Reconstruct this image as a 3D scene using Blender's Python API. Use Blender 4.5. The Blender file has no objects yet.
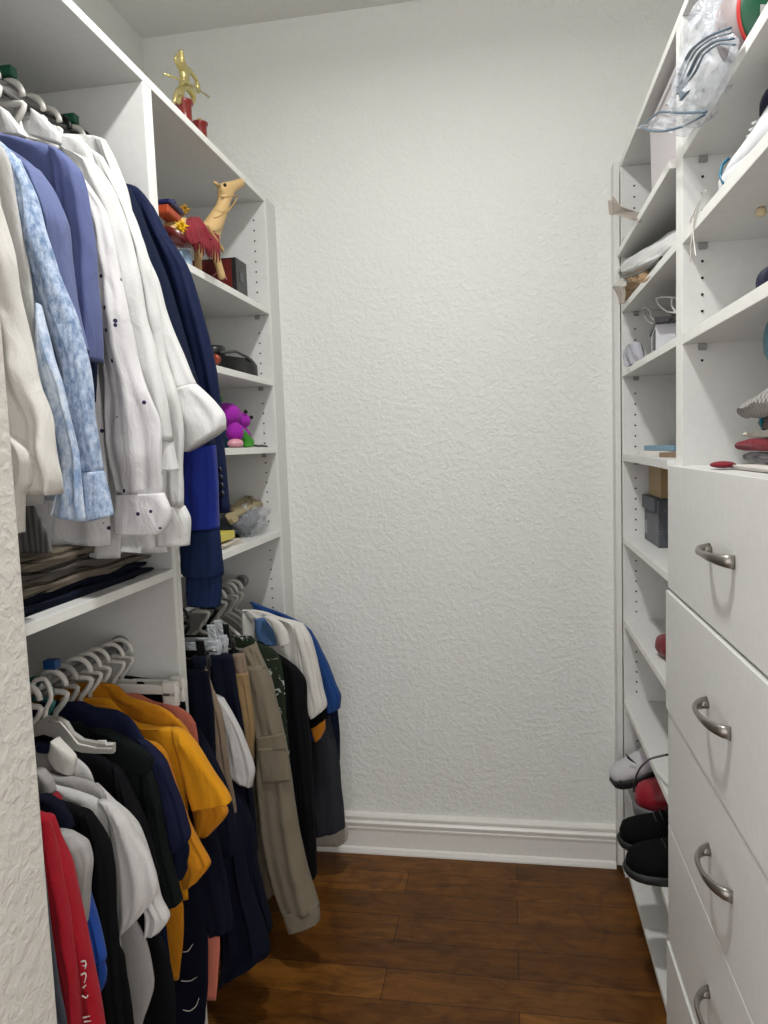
import bpy, bmesh, math, random
from mathutils import Vector, Matrix, noise
random.seed(7)
PI = math.pi
C = bpy.context.scene.collection

# ------------------------------------------------------------------ camera
YAW, PITCH, ROLL, F, H = .1708, -.0886, -.0357, 728.1, 1.4108
cy, sy, cp, sp, cr, sr = math.cos(YAW), math.sin(YAW), math.cos(PITCH), math.sin(PITCH), math.cos(ROLL), math.sin(ROLL)
FWD = Vector((-sy*cp, cy*cp, sp)); _r = Vector((cy, sy, 0)); _u = _r.cross(FWD)
RGT = cr*_r + sr*_u; UPV = -sr*_r + cr*_u
cam_d = bpy.data.cameras.new('camera'); cam = bpy.data.objects.new('camera', cam_d); C.objects.link(cam)
M = Matrix((RGT, UPV, -FWD)).transposed().to_4x4(); M.translation = Vector((0, 0, H)); cam.matrix_world = M
cam_d.sensor_fit = 'HORIZONTAL'; cam_d.sensor_width = 36; cam_d.lens = F/768*36; cam_d.clip_start = .02
bpy.context.scene.camera = cam

def at(x, y, X=None, Y=None, Z=None):
    "a measured point of the photograph, located on one plane of the room"
    d = (x-384)/F*RGT - (y-512)/F*UPV + FWD
    t = X/d.x if X is not None else (Y/d.y if Y is not None else (Z-H)/d.z)
    p = d*t; p.z += H
    return p

# ------------------------------------------------------------------ materials
def lin(c):
    c /= 255
    return c/12.92 if c <= .04045 else ((c+.055)/1.055)**2.4
def rgb(r, g, b): return (lin(r), lin(g), lin(b), 1)
MATS = {}
def base(name, col, rough=.6, metal=0, spec=.5):
    m = bpy.data.materials.new(name); m.use_nodes = True
    nt = m.node_tree; b = nt.nodes['Principled BSDF']
    b.inputs['Base Color'].default_value = rgb(*col); b.inputs['Roughness'].default_value = rough
    b.inputs['Metallic'].default_value = metal; b.inputs['Specular IOR Level'].default_value = spec
    return m, nt, b
def N(nt, typ, **kw):
    n = nt.nodes.new(typ)
    for k, v in kw.items():
        if k in n.inputs: n.inputs[k].default_value = v
        else: setattr(n, k, v)
    return n
def bump(nt, b, height, strength, dist=.002):
    bp = N(nt, 'ShaderNodeBump'); bp.inputs['Strength'].default_value = strength; bp.inputs['Distance'].default_value = dist
    nt.links.new(height, bp.inputs['Height']); nt.links.new(bp.outputs[0], b.inputs['Normal']); return bp
def coords(nt, scale=(1, 1, 1), rot=(0, 0, 0)):
    tc = N(nt, 'ShaderNodeTexCoord'); mp = N(nt, 'ShaderNodeMapping')
    mp.inputs['Scale'].default_value = scale; mp.inputs['Rotation'].default_value = rot
    nt.links.new(tc.outputs['Object'], mp.inputs[0]); return mp.outputs[0]
def plain(name, col, rough=.5, metal=0, spec=.5, nz=0, ns=60):
    if name in MATS: return MATS[name]
    m, nt, b = base(name, col, rough, metal, spec)
    n = N(nt, 'ShaderNodeTexNoise'); n.inputs['Scale'].default_value = ns; n.inputs['Detail'].default_value = 3
    nt.links.new(coords(nt), n.inputs['Vector'])
    mx = N(nt, 'ShaderNodeMixRGB', blend_type='MULTIPLY'); mx.inputs[0].default_value = .12
    mx.inputs[1].default_value = rgb(*col); nt.links.new(n.outputs['Fac'], mx.inputs[2]); nt.links.new(mx.outputs[0], b.inputs['Base Color'])
    if nz: bump(nt, b, n.outputs['Fac'], nz, .003)
    MATS[name] = m; return m
def fabric(name, col, kind='plain', col2=None, scale=1., rough=.9):
    if name in MATS: return MATS[name]
    m, nt, b = base(name, col, rough, 0, .25)
    b.inputs['Sheen Weight'].default_value = .0 if sum(col) < 150 else .06; b.inputs['Specular IOR Level'].default_value = .12 if sum(col) < 150 else .25
    co = coords(nt)
    n1 = N(nt, 'ShaderNodeTexNoise'); n1.inputs['Scale'].default_value = 420; n1.inputs['Detail'].default_value = 2
    n2 = N(nt, 'ShaderNodeTexNoise'); n2.inputs['Scale'].default_value = 26; n2.inputs['Detail'].default_value = 4
    nt.links.new(co, n1.inputs['Vector']); nt.links.new(coords(nt, (1, 1, .45)), n2.inputs['Vector'])
    n2.inputs['Distortion'].default_value = .8
    ad = N(nt, 'ShaderNodeMath', operation='MULTIPLY_ADD'); nt.links.new(n1.outputs['Fac'], ad.inputs[0]); ad.inputs[1].default_value = .08
    nt.links.new(n2.outputs['Fac'], ad.inputs[2])
    bump(nt, b, ad.outputs[0], .6, .009)
    src = None
    if kind == 'plain':
        mx = N(nt, 'ShaderNodeMixRGB', blend_type='MULTIPLY'); mx.inputs[0].default_value = .18
        mx.inputs[1].default_value = rgb(*col); nt.links.new(n1.outputs['Fac'], mx.inputs[2]); src = mx
    elif kind in ('dots', 'chambray', 'rib', 'check', 'print', 'weave'):
        mx = N(nt, 'ShaderNodeMixRGB'); mx.inputs[1].default_value = rgb(*col); mx.inputs[2].default_value = rgb(*col2)
        if kind == 'dots':
            v = N(nt, 'ShaderNodeTexVoronoi'); v.inputs['Scale'].default_value = 34*scale; nt.links.new(co, v.inputs['Vector'])
            f = N(nt, 'ShaderNodeMath', operation='LESS_THAN'); f.inputs[1].default_value = .13; nt.links.new(v.outputs['Distance'], f.inputs[0])
        elif kind == 'chambray':
            f = N(nt, 'ShaderNodeValToRGB'); n3 = N(nt, 'ShaderNodeTexNoise'); n3.inputs['Scale'].default_value = 30*scale; n3.inputs['Detail'].default_value = 8; n3.inputs['Roughness'].default_value = .75
            nt.links.new(coords(nt, (1.6, 1, .7)), n3.inputs['Vector']); nt.links.new(n3.outputs['Fac'], f.inputs[0])
            f.color_ramp.elements[0].position = .38; f.color_ramp.elements[1].position = .6
        elif kind == 'rib':
            w = N(nt, 'ShaderNodeTexWave'); w.inputs['Scale'].default_value = 60*scale; w.inputs['Distortion'].default_value = 1.5; w.bands_direction = 'X'
            nt.links.new(coords(nt, (1, .2, .25)), w.inputs['Vector']); f = w
        elif kind == 'check':
            f = N(nt, 'ShaderNodeTexChecker'); f.inputs['Scale'].default_value = 110*scale; nt.links.new(co, f.inputs['Vector'])
        elif kind == 'weave':
            f = N(nt, 'ShaderNodeTexBrick'); f.inputs['Scale'].default_value = 60*scale
            f.inputs['Color1'].default_value = (0, 0, 0, 1); f.inputs['Color2'].default_value = (.1, .1, .1, 1); f.inputs['Mortar'].default_value = (1, 1, 1, 1)
            f.inputs['Mortar Size'].default_value = .06
            nt.links.new(coords(nt, (1, 1, 1), (PI/2, 0, 0)), f.inputs['Vector'])
        else:
            n3 = N(nt, 'ShaderNodeTexNoise'); n3.inputs['Scale'].default_value = 24*scale; n3.inputs['Detail'].default_value = 2; n3.inputs['Distortion'].default_value = 2.5
            nt.links.new(co, n3.inputs['Vector']); f = N(nt, 'ShaderNodeValToRGB'); nt.links.new(n3.outputs['Fac'], f.inputs[0])
            e = f.color_ramp.elements; e[0].position = .60; e[1].position = .64
        nt.links.new(f.outputs[0], mx.inputs[0]); src = mx
    nt.links.new(src.outputs[0], b.inputs['Base Color'])
    MATS[name] = m; return m

def wall_material(name, col, strength=1.0, sc=68):
    m, nt, b = base(name, col, .72, 0, .35)
    co = coords(nt)
    n1 = N(nt, 'ShaderNodeTexNoise'); n1.inputs['Scale'].default_value = sc; n1.inputs['Detail'].default_value = 3; n1.inputs['Roughness'].default_value = .55; n1.inputs['Distortion'].default_value = .35
    nt.links.new(co, n1.inputs['Vector'])
    r = N(nt, 'ShaderNodeValToRGB'); nt.links.new(n1.outputs['Fac'], r.inputs[0])
    r.color_ramp.elements[0].position = .42; r.color_ramp.elements[1].position = .62
    n2 = N(nt, 'ShaderNodeTexNoise'); n2.inputs['Scale'].default_value = 140; nt.links.new(co, n2.inputs['Vector'])
    ad = N(nt, 'ShaderNodeMath', operation='MULTIPLY_ADD'); nt.links.new(n2.outputs['Fac'], ad.inputs[0]); ad.inputs[1].default_value = .25
    nt.links.new(r.outputs[0], ad.inputs[2])
    bump(nt, b, ad.outputs[0], strength, .0035)
    return m

def wood_floor():
    m, nt, b = base('hickory_planks', (96, 56, 30), .42, 0, .25)
    co = coords(nt)
    br = N(nt, 'ShaderNodeTexBrick'); br.offset = .37; br.offset_frequency = 2; br.squash = 1
    br.inputs['Scale'].default_value = 1; br.inputs['Brick Width'].default_value = .95; br.inputs['Row Height'].default_value = .112
    br.inputs['Mortar Size'].default_value = .0012; br.inputs['Mortar Smooth'].default_value = .3; br.inputs['Bias'].default_value = 0
    br.inputs['Color1'].default_value = rgb(104, 66, 22); br.inputs['Color2'].default_value = rgb(132, 88, 34); br.inputs['Mortar'].default_value = rgb(52, 28, 14)
    nt.links.new(co, br.inputs['Vector'])
    g = N(nt, 'ShaderNodeTexNoise'); g.inputs['Scale'].default_value = 5; g.inputs['Detail'].default_value = 7; g.inputs['Roughness'].default_value = .65; g.inputs['Distortion'].default_value = .9
    nt.links.new(coords(nt, (1.4, 6, 1)), g.inputs['Vector'])
    gr = N(nt, 'ShaderNodeValToRGB'); nt.links.new(g.outputs['Fac'], gr.inputs[0])
    gr.color_ramp.elements[0].position = .28; gr.color_ramp.elements[0].color = rgb(128, 116, 104)
    gr.color_ramp.elements[1].position = .68; gr.color_ramp.elements[1].color = rgb(255, 245, 235)
    mx = N(nt, 'ShaderNodeMixRGB', blend_type='MULTIPLY'); mx.inputs[0].default_value = .85
    nt.links.new(br.outputs['Color'], mx.inputs[1]); nt.links.new(gr.outputs[0], mx.inputs[2])
    k = N(nt, 'ShaderNodeTexNoise'); k.inputs['Scale'].default_value = 6.5; k.inputs['Detail'].default_value = 3; k.inputs['Distortion'].default_value = 2
    nt.links.new(coords(nt, (1.3, 1, 1)), k.inputs['Vector']); kr = N(nt, 'ShaderNodeValToRGB'); nt.links.new(k.outputs['Fac'], kr.inputs[0])
    kr.color_ramp.elements[0].position = .33; kr.color_ramp.elements[0].color = rgb(215, 205, 195); kr.color_ramp.elements[1].position = .5; kr.color_ramp.elements[1].color = (1, 1, 1, 1)
    m2 = N(nt, 'ShaderNodeMixRGB', blend_type='MULTIPLY'); m2.inputs[0].default_value = .8
    nt.links.new(mx.outputs[0], m2.inputs[1]); nt.links.new(kr.outputs[0], m2.inputs[2]); nt.links.new(m2.outputs[0], b.inputs['Base Color'])
    w = N(nt, 'ShaderNodeTexNoise'); w.inputs['Scale'].default_value = 9; w.inputs['Detail'].default_value = 2; nt.links.new(coords(nt, (2.5, 1.2, 1)), w.inputs['Vector'])
    s = N(nt, 'ShaderNodeMath', operation='SUBTRACT'); nt.links.new(w.outputs['Fac'], s.inputs[0]); nt.links.new(br.outputs['Fac'], s.inputs[1])
    bump(nt, b, s.outputs[0], .35, .004)
    return m

def clear_plastic(name, tint=(235, 240, 245), alpha=.35, rough=.12, bs=.9):
    if name in MATS: return MATS[name]
    m, nt, b = base(name, tint, rough, 0, .8)
    b.inputs['Alpha'].default_value = alpha
    n = N(nt, 'ShaderNodeTexNoise'); n.inputs['Scale'].default_value = 22; n.inputs['Detail'].default_value = 3; n.inputs['Distortion'].default_value = 1.4
    nt.links.new(coords(nt), n.inputs['Vector']); bump(nt, b, n.outputs['Fac'], bs, .02)
    MATS[name] = m; return m

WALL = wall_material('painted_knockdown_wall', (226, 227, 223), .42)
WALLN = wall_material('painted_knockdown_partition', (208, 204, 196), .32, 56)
CEIL = wall_material('painted_ceiling', (222, 222, 218), .4)
TRIM = plain('gloss_trim_paint', (232, 230, 224), .35)
BOARD = plain('white_melamine', (222, 222, 219), .42)
EDGE = plain('white_edge_banding', (240, 240, 234), .4)
FLOOR = wood_floor()
HOLE = plain('dark_hole', (20, 20, 20), .9)
NICKEL = plain('brushed_nickel', (150, 146, 140), .33, .9)
CHROME = plain('chrome_rod', (170, 170, 170), .25, .9)
WPLAS = plain('white_plastic', (225, 222, 215), .35)
GPLAS = plain('grey_plastic', (150, 150, 150), .35)
BPLAS = plain('black_plastic', (18, 18, 20), .35)
CLEARP = clear_plastic('clear_hanger_plastic', (215, 220, 225), .55)

# ------------------------------------------------------------------ objects
ORG = {}
def thing(name, label, cat, loc, group=None):
    o = bpy.data.objects.new(name, None); C.objects.link(o); o.location = loc; o.empty_display_size = .05
    ORG[o.name] = Vector(loc); o['label'] = label; o['category'] = cat
    if group: o['group'] = group
    return o
def link(name, me, parent=None, mats=(), org=None):
    o = bpy.data.objects.new(name, me); C.objects.link(o)
    for m in mats: me.materials.append(m)
    if parent is not None:
        o.parent = parent; org = ORG[parent.name]
    elif org is None:
        xs = [v.co for v in me.vertices]
        if xs:
            org = Vector((sum((min(v[i] for v in xs), max(v[i] for v in xs)))/2 for i in range(3))); org.z = min(v.z for v in xs)
        else: org = Vector((0, 0, 0))
    if parent is None: o.location = org
    me.transform(Matrix.Translation(-org)); ORG[o.name] = Vector(org)
    return o
class MB:
    def __init__(s): s.v = []; s.f = []; s.m = []; s.sm = []
    def add(s, vs, fs, mi=0, smooth=True):
        n = len(s.v); s.v += [tuple(v) for v in vs]; s.f += [tuple(i+n for i in f) for f in fs]; s.m += [mi]*len(fs); s.sm += [smooth]*len(fs); return s
    def box(s, x0, x1, y0, y1, z0, z1, mi=0, mat=None):
        vs = [Vector((x, y, z)) for x in (x0, x1) for y in (y0, y1) for z in (z0, z1)]
        if mat is not None: vs = [mat @ v for v in vs]
        return s.add(vs, [(0, 1, 3, 2), (4, 6, 7, 5), (0, 4, 5, 1), (2, 3, 7, 6), (0, 2, 6, 4), (1, 5, 7, 3)], mi, False)
    def tube(s, pts, r, n=10, mi=0, closed=False, flat=1., up=None):
        pts = [Vector(p) for p in pts]; k = len(pts); rs = r if isinstance(r, (list, tuple)) else [r]*k
        vs = []; prev = None
        for i, p in enumerate(pts):
            a = pts[(i-1) % k] if (closed or i > 0) else p; b = pts[(i+1) % k] if (closed or i < k-1) else p
            t = (b-a).normalized() if (b-a).length > 1e-9 else Vector((0, 0, 1))
            if prev is None:
                ref = up or (Vector((0, 0, 1)) if abs(t.z) < .9 else Vector((1, 0, 0))); q = t.cross(ref).normalized()
            else:
                q = prev - t*prev.dot(t); q = q.normalized() if q.length > 1e-6 else prev
            prev = q; w = t.cross(q)
            for j in range(n):
                th = 2*PI*j/n; vs.append(p + q*math.cos(th)*rs[i] + w*math.sin(th)*rs[i]*flat)
        fs = []
        for i in range(k if closed else k-1):
            for j in range(n):
                a = i*n+j; b = i*n+(j+1) % n; c = ((i+1) % k)*n+(j+1) % n; d = ((i+1) % k)*n+j; fs.append((a, b, c, d))
        if not closed: fs += [tuple(range(n-1, -1, -1)), tuple(range((k-1)*n, k*n))]
        return s.add(vs, fs, mi)
    def lathe(s, c, prof, n=20, mi=0, mat=None):
        vs = []; c = Vector(c)
        for r, z in prof:
            for j in range(n):
                v = Vector((r*math.cos(2*PI*j/n), r*math.sin(2*PI*j/n), z)); vs.append(c + (mat @ v if mat is not None else v))
        fs = [(i*n+j, i*n+(j+1) % n, (i+1)*n+(j+1) % n, (i+1)*n+j) for i in range(len(prof)-1) for j in range(n)]
        fs += [tuple(range(n-1, -1, -1)), tuple(range((len(prof)-1)*n, len(prof)*n))]
        return s.add(vs, fs, mi)
    def ball(s, c, rx, ry=None, rz=None, mi=0, n=14, mat=None, nz=0):
        ry = ry or rx; rz = rz or rx
        vs = []; fs = []
        c = Vector(c)
        for i in range(n+1):
            for j in range(2*n):
                a = PI*i/n; b = PI*j/n; v = Vector((rx*math.sin(a)*math.cos(b), ry*math.sin(a)*math.sin(b), rz*math.cos(a)))
                if nz: v *= 1+nz*noise.noise(v*40+c*9)
                vs.append(c + (mat @ v if mat is not None else v))
        for i in range(n):
            for j in range(2*n): fs.append((i*2*n+j, (i+1)*2*n+j, (i+1)*2*n+(j+1) % (2*n), i*2*n+(j+1) % (2*n)))
        return s.add(vs, fs, mi)
    def prism(s, poly, axis, a, b, mi=0):
        "poly of 2-D points extruded from a to b along axis ('x','y','z')"
        def P(p, h): return {'x': (h, p[0], p[1]), 'y': (p[0], h, p[1]), 'z': (p[0], p[1], h)}[axis]
        n = len(poly); vs = [P(p, a) for p in poly] + [P(p, b) for p in poly]
        fs = [(i, (i+1) % n, n+(i+1) % n, n+i) for i in range(n)] + [tuple(range(n-1, -1, -1)), tuple(range(n, 2*n))]
        return s.add(vs, fs, mi, False)
    def xform(s, mat): s.v = [tuple(mat @ Vector(v)) for v in s.v]; return s
    def build(s, name, mats, parent=None, bev=0, **kw):
        me = bpy.data.meshes.new(name); me.from_pydata(s.v, [], s.f)
        bm = bmesh.new(); bm.from_mesh(me)
        bmesh.ops.remove_doubles(bm, verts=bm.verts, dist=1e-6) if not any(s.sm) else None
        bmesh.ops.recalc_face_normals(bm, faces=bm.faces)
        sm = any(s.sm)
        if not sm and bev:
            bmesh.ops.bevel(bm, geom=bm.edges[:], offset=bev, segments=2, affect='EDGES', profile=.5)
            bm.to_mesh(me)
        else:
            bm.to_mesh(me)
            if len(me.polygons) == len(s.f):
                me.polygons.foreach_set('use_smooth', s.sm); me.polygons.foreach_set('material_index', s.m)
        bm.free(); me.update()
        mats = mats if isinstance(mats, (list, tuple)) else [mats]
        return link(name, me, parent, mats, **kw)
def box(name, x0, x1, y0, y1, z0, z1, mat, parent=None, bev=.0008): return MB().box(x0, x1, y0, y1, z0, z1).build(name, mat, parent, bev)
def tag(o, label, cat, group=None):
    o['label'] = label; o['category'] = cat
    if group: o['group'] = group
    return o
def struct(o): o['kind'] = 'structure'; return o

def catmull(P, n):
    "resample a list of vectors at n points, even in chord length"
    if len(P) == 2: return [P[0].lerp(P[1], i/(n-1)) for i in range(n)]
    L = [0]
    for a, b in zip(P, P[1:]): L.append(L[-1] + max((b-a).length, 1e-5))
    out = []
    for i in range(n):
        s = L[-1]*i/(n-1); k = 0
        while k < len(P)-2 and s > L[k+1]: k += 1
        t = (s-L[k])/(L[k+1]-L[k]); p0 = P[max(k-1, 0)]; p1 = P[k]; p2 = P[k+1]; p3 = P[min(k+2, len(P)-1)]
        t2 = t*t; t3 = t2*t
        h = .5*((2*p1)+(p2-p0)*t+(2*p0-5*p1+4*p2-p3)*t2+(-p0+3*p1-3*p2+p3)*t3)
        out.append(h.lerp(p1.lerp(p2, t), .35))
    return out

def ribbon(rows, t=.016, amp=.005, freq=2.0, seed=0, nu=30, nv=44, wr=.004, pw=.75, taper_top=False, mb=None, mi=0):
    "soft cloth piece: rows of (left, right) edge points lofted into a closed, folded, thick sheet"
    slen = sum((((Vector(b[0])+Vector(b[1]))-(Vector(a[0])+Vector(a[1]))).length/2 for a, b in zip(rows, rows[1:])))
    packed = [Vector(list(r[0])+list(r[1])) for r in rows]
    P = catmull(packed, nv); mb = mb or MB(); vs = []; rnd = random.Random(seed); ph = rnd.random()*6; sh = Vector((rnd.random()*50, rnd.random()*50, 0))
    n = 2*nu
    for i, p in enumerate(P):
        L = Vector(p[:3]); R = Vector(p[3:]); v = i/(nv-1)
        a = P[max(i-1, 0)]; b = P[min(i+1, nv-1)]
        down = ((Vector(b[:3])+Vector(b[3:]))-(Vector(a[:3])+Vector(a[3:])))
        w = R-L; hw = w.length/2; wd = w.normalized() if hw > 1e-6 else Vector((1, 0, 0)); c = (L+R)/2
        nn = wd.cross(down); nn = nn.normalized() if nn.length > 1e-9 else Vector((0, -1, 0))
        if nn.y > 0: nn = -nn
        tt = t*(min(1, .5+v*3) if taper_top else 1)
        for j in range(n):
            th = 2*PI*j/n; cx = math.copysign(abs(math.cos(th))**pw, math.cos(th)); sx = math.copysign(abs(math.sin(th))**pw, math.sin(th))
            u = (cx+1)/2
            env = min(1, v*4+.15)
            f = amp*env*(math.sin(2*PI*freq*u+ph+1.3*math.sin(3*v+ph)) + .5*math.sin(2*PI*freq*2.3*u+2*ph+2*v))*min(1, hw/.05)
            q = Vector((u*hw*34, v*slen*6, seed*3.1))+sh
            ff = wr*1.3*noise.noise(q) + wr*.8*noise.noise(Vector((q.x*1.1+q.y*1.6, q.y*1.5-q.x*.4, 7.7))) + wr*.3*noise.noise(Vector((q.x*2.2-q.y*2.4, q.y*3+q.x*.9, 3.3)))
            rip = wr*.35*noise.noise(Vector((u*3, v*slen*14, seed)))
            vs.append(c + wd*(cx*hw + rip) + nn*(tt*sx + f + (ff if sx > 0 else ff*.5)))
    fs = [(i*n+j, i*n+(j+1) % n, (i+1)*n+(j+1) % n, (i+1)*n+j) for i in range(nv-1) for j in range(n)]
    k = len(vs)
    vs.append(sum((vs[j] for j in range(n)), Vector())/n); vs.append(sum((vs[(nv-1)*n+j] for j in range(n)), Vector())/n + (Vector(P[-1][:3])-Vector(P[-2][:3]))*-.8)
    fs += [(j, k, (j+1) % n) for j in range(n)] + [((nv-1)*n+j, (nv-1)*n+(j+1) % n, k+1) for j in range(n)]
    mb.add(vs, fs, mi); return mb
def prow(rows, Y, dy=0):
    "rows measured in the photograph, on the garment's own hanging plane"
    return [(at(a, b, Y=Y+dy), at(c, d, Y=Y+dy)) for a, b, c, d in rows]

# ------------------------------------------------------------------ room shell
XL, XR, XD, XWL, YB = -.7425, .3465, .3284, -1.174, 2.398
ZC = 2.796; XWR = .70
struct(box('floor', -3, 3, -2.2, YB+.1, -.05, 0, FLOOR, bev=0))
struct(box('ceiling', -3, 3, -2.2, YB+.1, ZC, ZC+.05, CEIL, bev=0))
struct(box('wall_back', XWL-.1, XWR+.1, YB, YB+.1, 0, ZC, WALL, bev=0))
struct(box('wall_left', XWL-.1, XWL, .80, YB, 0, ZC, WALL, bev=0))
struct(box('wall_right', XWR, XWR+.1, -.2, YB, 0, ZC, WALL, bev=0))
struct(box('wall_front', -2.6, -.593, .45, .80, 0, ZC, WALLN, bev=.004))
# baseboard with a stepped profile and a shoe moulding
pr = [(YB, 0), (YB-.026, 0), (YB-.026, .006), (YB-.022, .018), (YB-.015, .022), (YB-.015, .086), (YB-.019, .088), (YB-.019, .093), (YB-.016, .096),
      (YB-.016, .101), (YB-.022, .104), (YB-.023, .111), (YB-.018, .116), (YB-.016, .120), (YB-.018, .124), (YB-.018, .132), (YB-.013, .139), (YB-.006, .1416), (YB, .1416)]
struct(MB().prism(pr, 'x', XL-.01, .325).build('baseboard_back', TRIM))

# ------------------------------------------------------------------ shelving helpers
def pinholes(panel_o, x, y, z0, z1, side, skip=()):
    mb = MB(); z = z0; me = panel_o.data; og = ORG[panel_o.parent.name]
    while z < z1:
        if all(not (a-.004 < z < b+.004) for a, b in skip):
            n = 8; vs = [(x+.0028*math.cos(2*PI*j/n), y, z+.0028*math.sin(2*PI*j/n)) for j in range(n)]
            vs += [(a, y-.0007*side, c) for a, b, c in vs]
            mb.add(vs, [tuple(range(n)), tuple(range(n, 2*n))]+[(j, (j+1) % n, n+(j+1) % n, n+j) for j in range(n)], 0, False)
        z += .032
    bm = bmesh.new(); bm.from_mesh(me); me.materials.append(HOLE)
    vv = [bm.verts.new(Vector(v)-og) for v in mb.v]
    for f in mb.f:
        try: bm.faces.new([vv[i] for i in f]).material_index = 1
        except ValueError: pass
    bm.to_mesh(me); bm.free()
def shelf(parent, x0, x1, y0, y1, z0, th=.019, front=None):
    s = box('shelf', x0, x1, y0, y1, z0, z0+th, BOARD, parent)
    f = x0 if front == 'x0' else x1
    (MB().box(f-.0006, f+.0006, y0+.001, y1-.001, z0+.0008, z0+th-.0008).build('edge_band', EDGE, s))
    return s
def bracket(parent, x, y, z, side):
    return MB().box(x-.008, x+.008, y-.007*side, y, z-.013, z).build('shelf_support', GPLAS, parent, .002)

# left unit, near bay
YD0, YD1, YEL = 1.504, 1.542, 2.284
T = .019; ZT = 2.197
ln = thing('closet_cabinet', 'white hanging cabinet nearest the textured partition, long shirts hanging over its single shelf', 'cabinet', (-.95, 1.15, 0))
def panel(parent, name, y0, y1, x0=XWL+.001, x1=XL, z1=ZT, edge=True):
    p = box(name, x0, x1, y0, y1, 0, z1, BOARD, parent)
    fx = x1 if x1 < 0 else x0
    if edge: MB().box(fx-.0006, fx+.0006, y0+.001, y1-.001, .002, z1-.001).build('edge_band', EDGE, p)
    return p
panel(ln, 'side_panel', .802, .821); panel(ln, 'side_panel', YD0, YD0+T)
shelf(ln, XWL+.001, XL, .821, YD0, 1.138)
def rod(parent, z, y0, y1, X=-.88):
    MB().tube([(X, y0, z), (X, y1, z)], .0105, 16, flat=1.2).build('hanging_rod', CHROME, parent)
    for y, s in ((y0, 1), (y1, -1)): MB().tube([(X, y, z), (X, y+.008*s, z)], .021, 16).build('rod_bracket', GPLAS, parent)
ZRU, ZRL = 2.080, .985
rod(ln, ZRU, .821, YD0); rod(ln, ZRL, .821, YD0)
# left unit, far bay
lf = thing('closet_cabinet', 'white open shelf cabinet in the far left corner with the camel and hanging trousers', 'cabinet', (-.95, 1.92, 0))
panel(lf, 'side_panel', YD0+T, YD1); pe = panel(lf, 'side_panel', YEL, YEL+T)
LZ = [1.846, 1.620, 1.405, 1.131]
for z in LZ:
    shelf(lf, XWL+.001, XL, YD1, YEL, z, T)
    bracket(lf, XL-.04, YEL, z, 1)
rod(lf, ZRL, YD1, YEL)
box('filler_strip', XL-.018, XL-.001, YEL+T, YB, 0, ZT+.019, BOARD, lf)
pinholes(pe, XL-.037, YEL-.0004, .35, 2.16, 1, [(z-.02, z+T) for z in LZ])
tb = box('top_shelf', XWL+.001, XL+.0, .802, YEL+T, ZT, ZT+T, BOARD); MB().box(XL-.0006, XL+.0006, .803, YEL+T-.001, ZT+.001, ZT+T-.001).build('edge_band', EDGE, tb)
tag(tb, 'long white top board of the left cabinets under the gold trophy figure', 'shelf')

# right unit
YT0, YT1 = 1.6056, 1.5525; YER = 2.3257; XB = XWR-.001
rf = thing('closet_cabinet', 'tall narrow white shelf cabinet in the far right corner holding shoes, boxes and hats', 'cabinet', (.5, 1.97, 0))
panel(rf, 'side_panel', (YT0+YT1)/2, YT0, XR, XB, 2.2125)
pr_ = panel(rf, 'side_panel', YER, YER+T, XR, XB, 2.2125)
RZ = [1.789, 1.597, 1.3435, 1.0895, .831, .570, .325-T]
for z in RZ:
    if z == 1.3435:
        poly = [(XB, YER), (XB, YT0), (XD, YT0)] + [(XR-(XR-XD)*(1-(i/10))**2, YT0+(YER-YT0)*(i/10)) for i in range(1, 10)] + [(XR, YER)]
        MB().prism(poly, 'z', z, z+T).build('shelf', BOARD, rf); bracket(rf, XR+.04, YER, z, 1); continue
    shelf(rf, XR, XB, YT0, YER, z, T, 'x0'); bracket(rf, XR+.04, YER, z, 1)
shelf(rf, XR-.012, XB, YT0, YER, 1.951, T, 'x0'); bracket(rf, XR+.04, YER, 1.951, 1)
shelf(rf, XR, XB, YT0, YER, .042, T, 'x0')
box('toe_kick', XR+.03, XR+.045, YT0, YER, 0, .042, BOARD, rf)
box('filler_strip', .3267, .343, YER+T*.6, YB, .035, 2.2125+T, BOARD, rf)
box('filler_foot', .345, .36, YER+T, YB, 0, .035, BOARD, rf)
pinholes(pr_, XR+.037, YER-.0004, .17, 2.17, 1, [(z-.02, z+T) for z in RZ+[1.951]])
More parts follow.
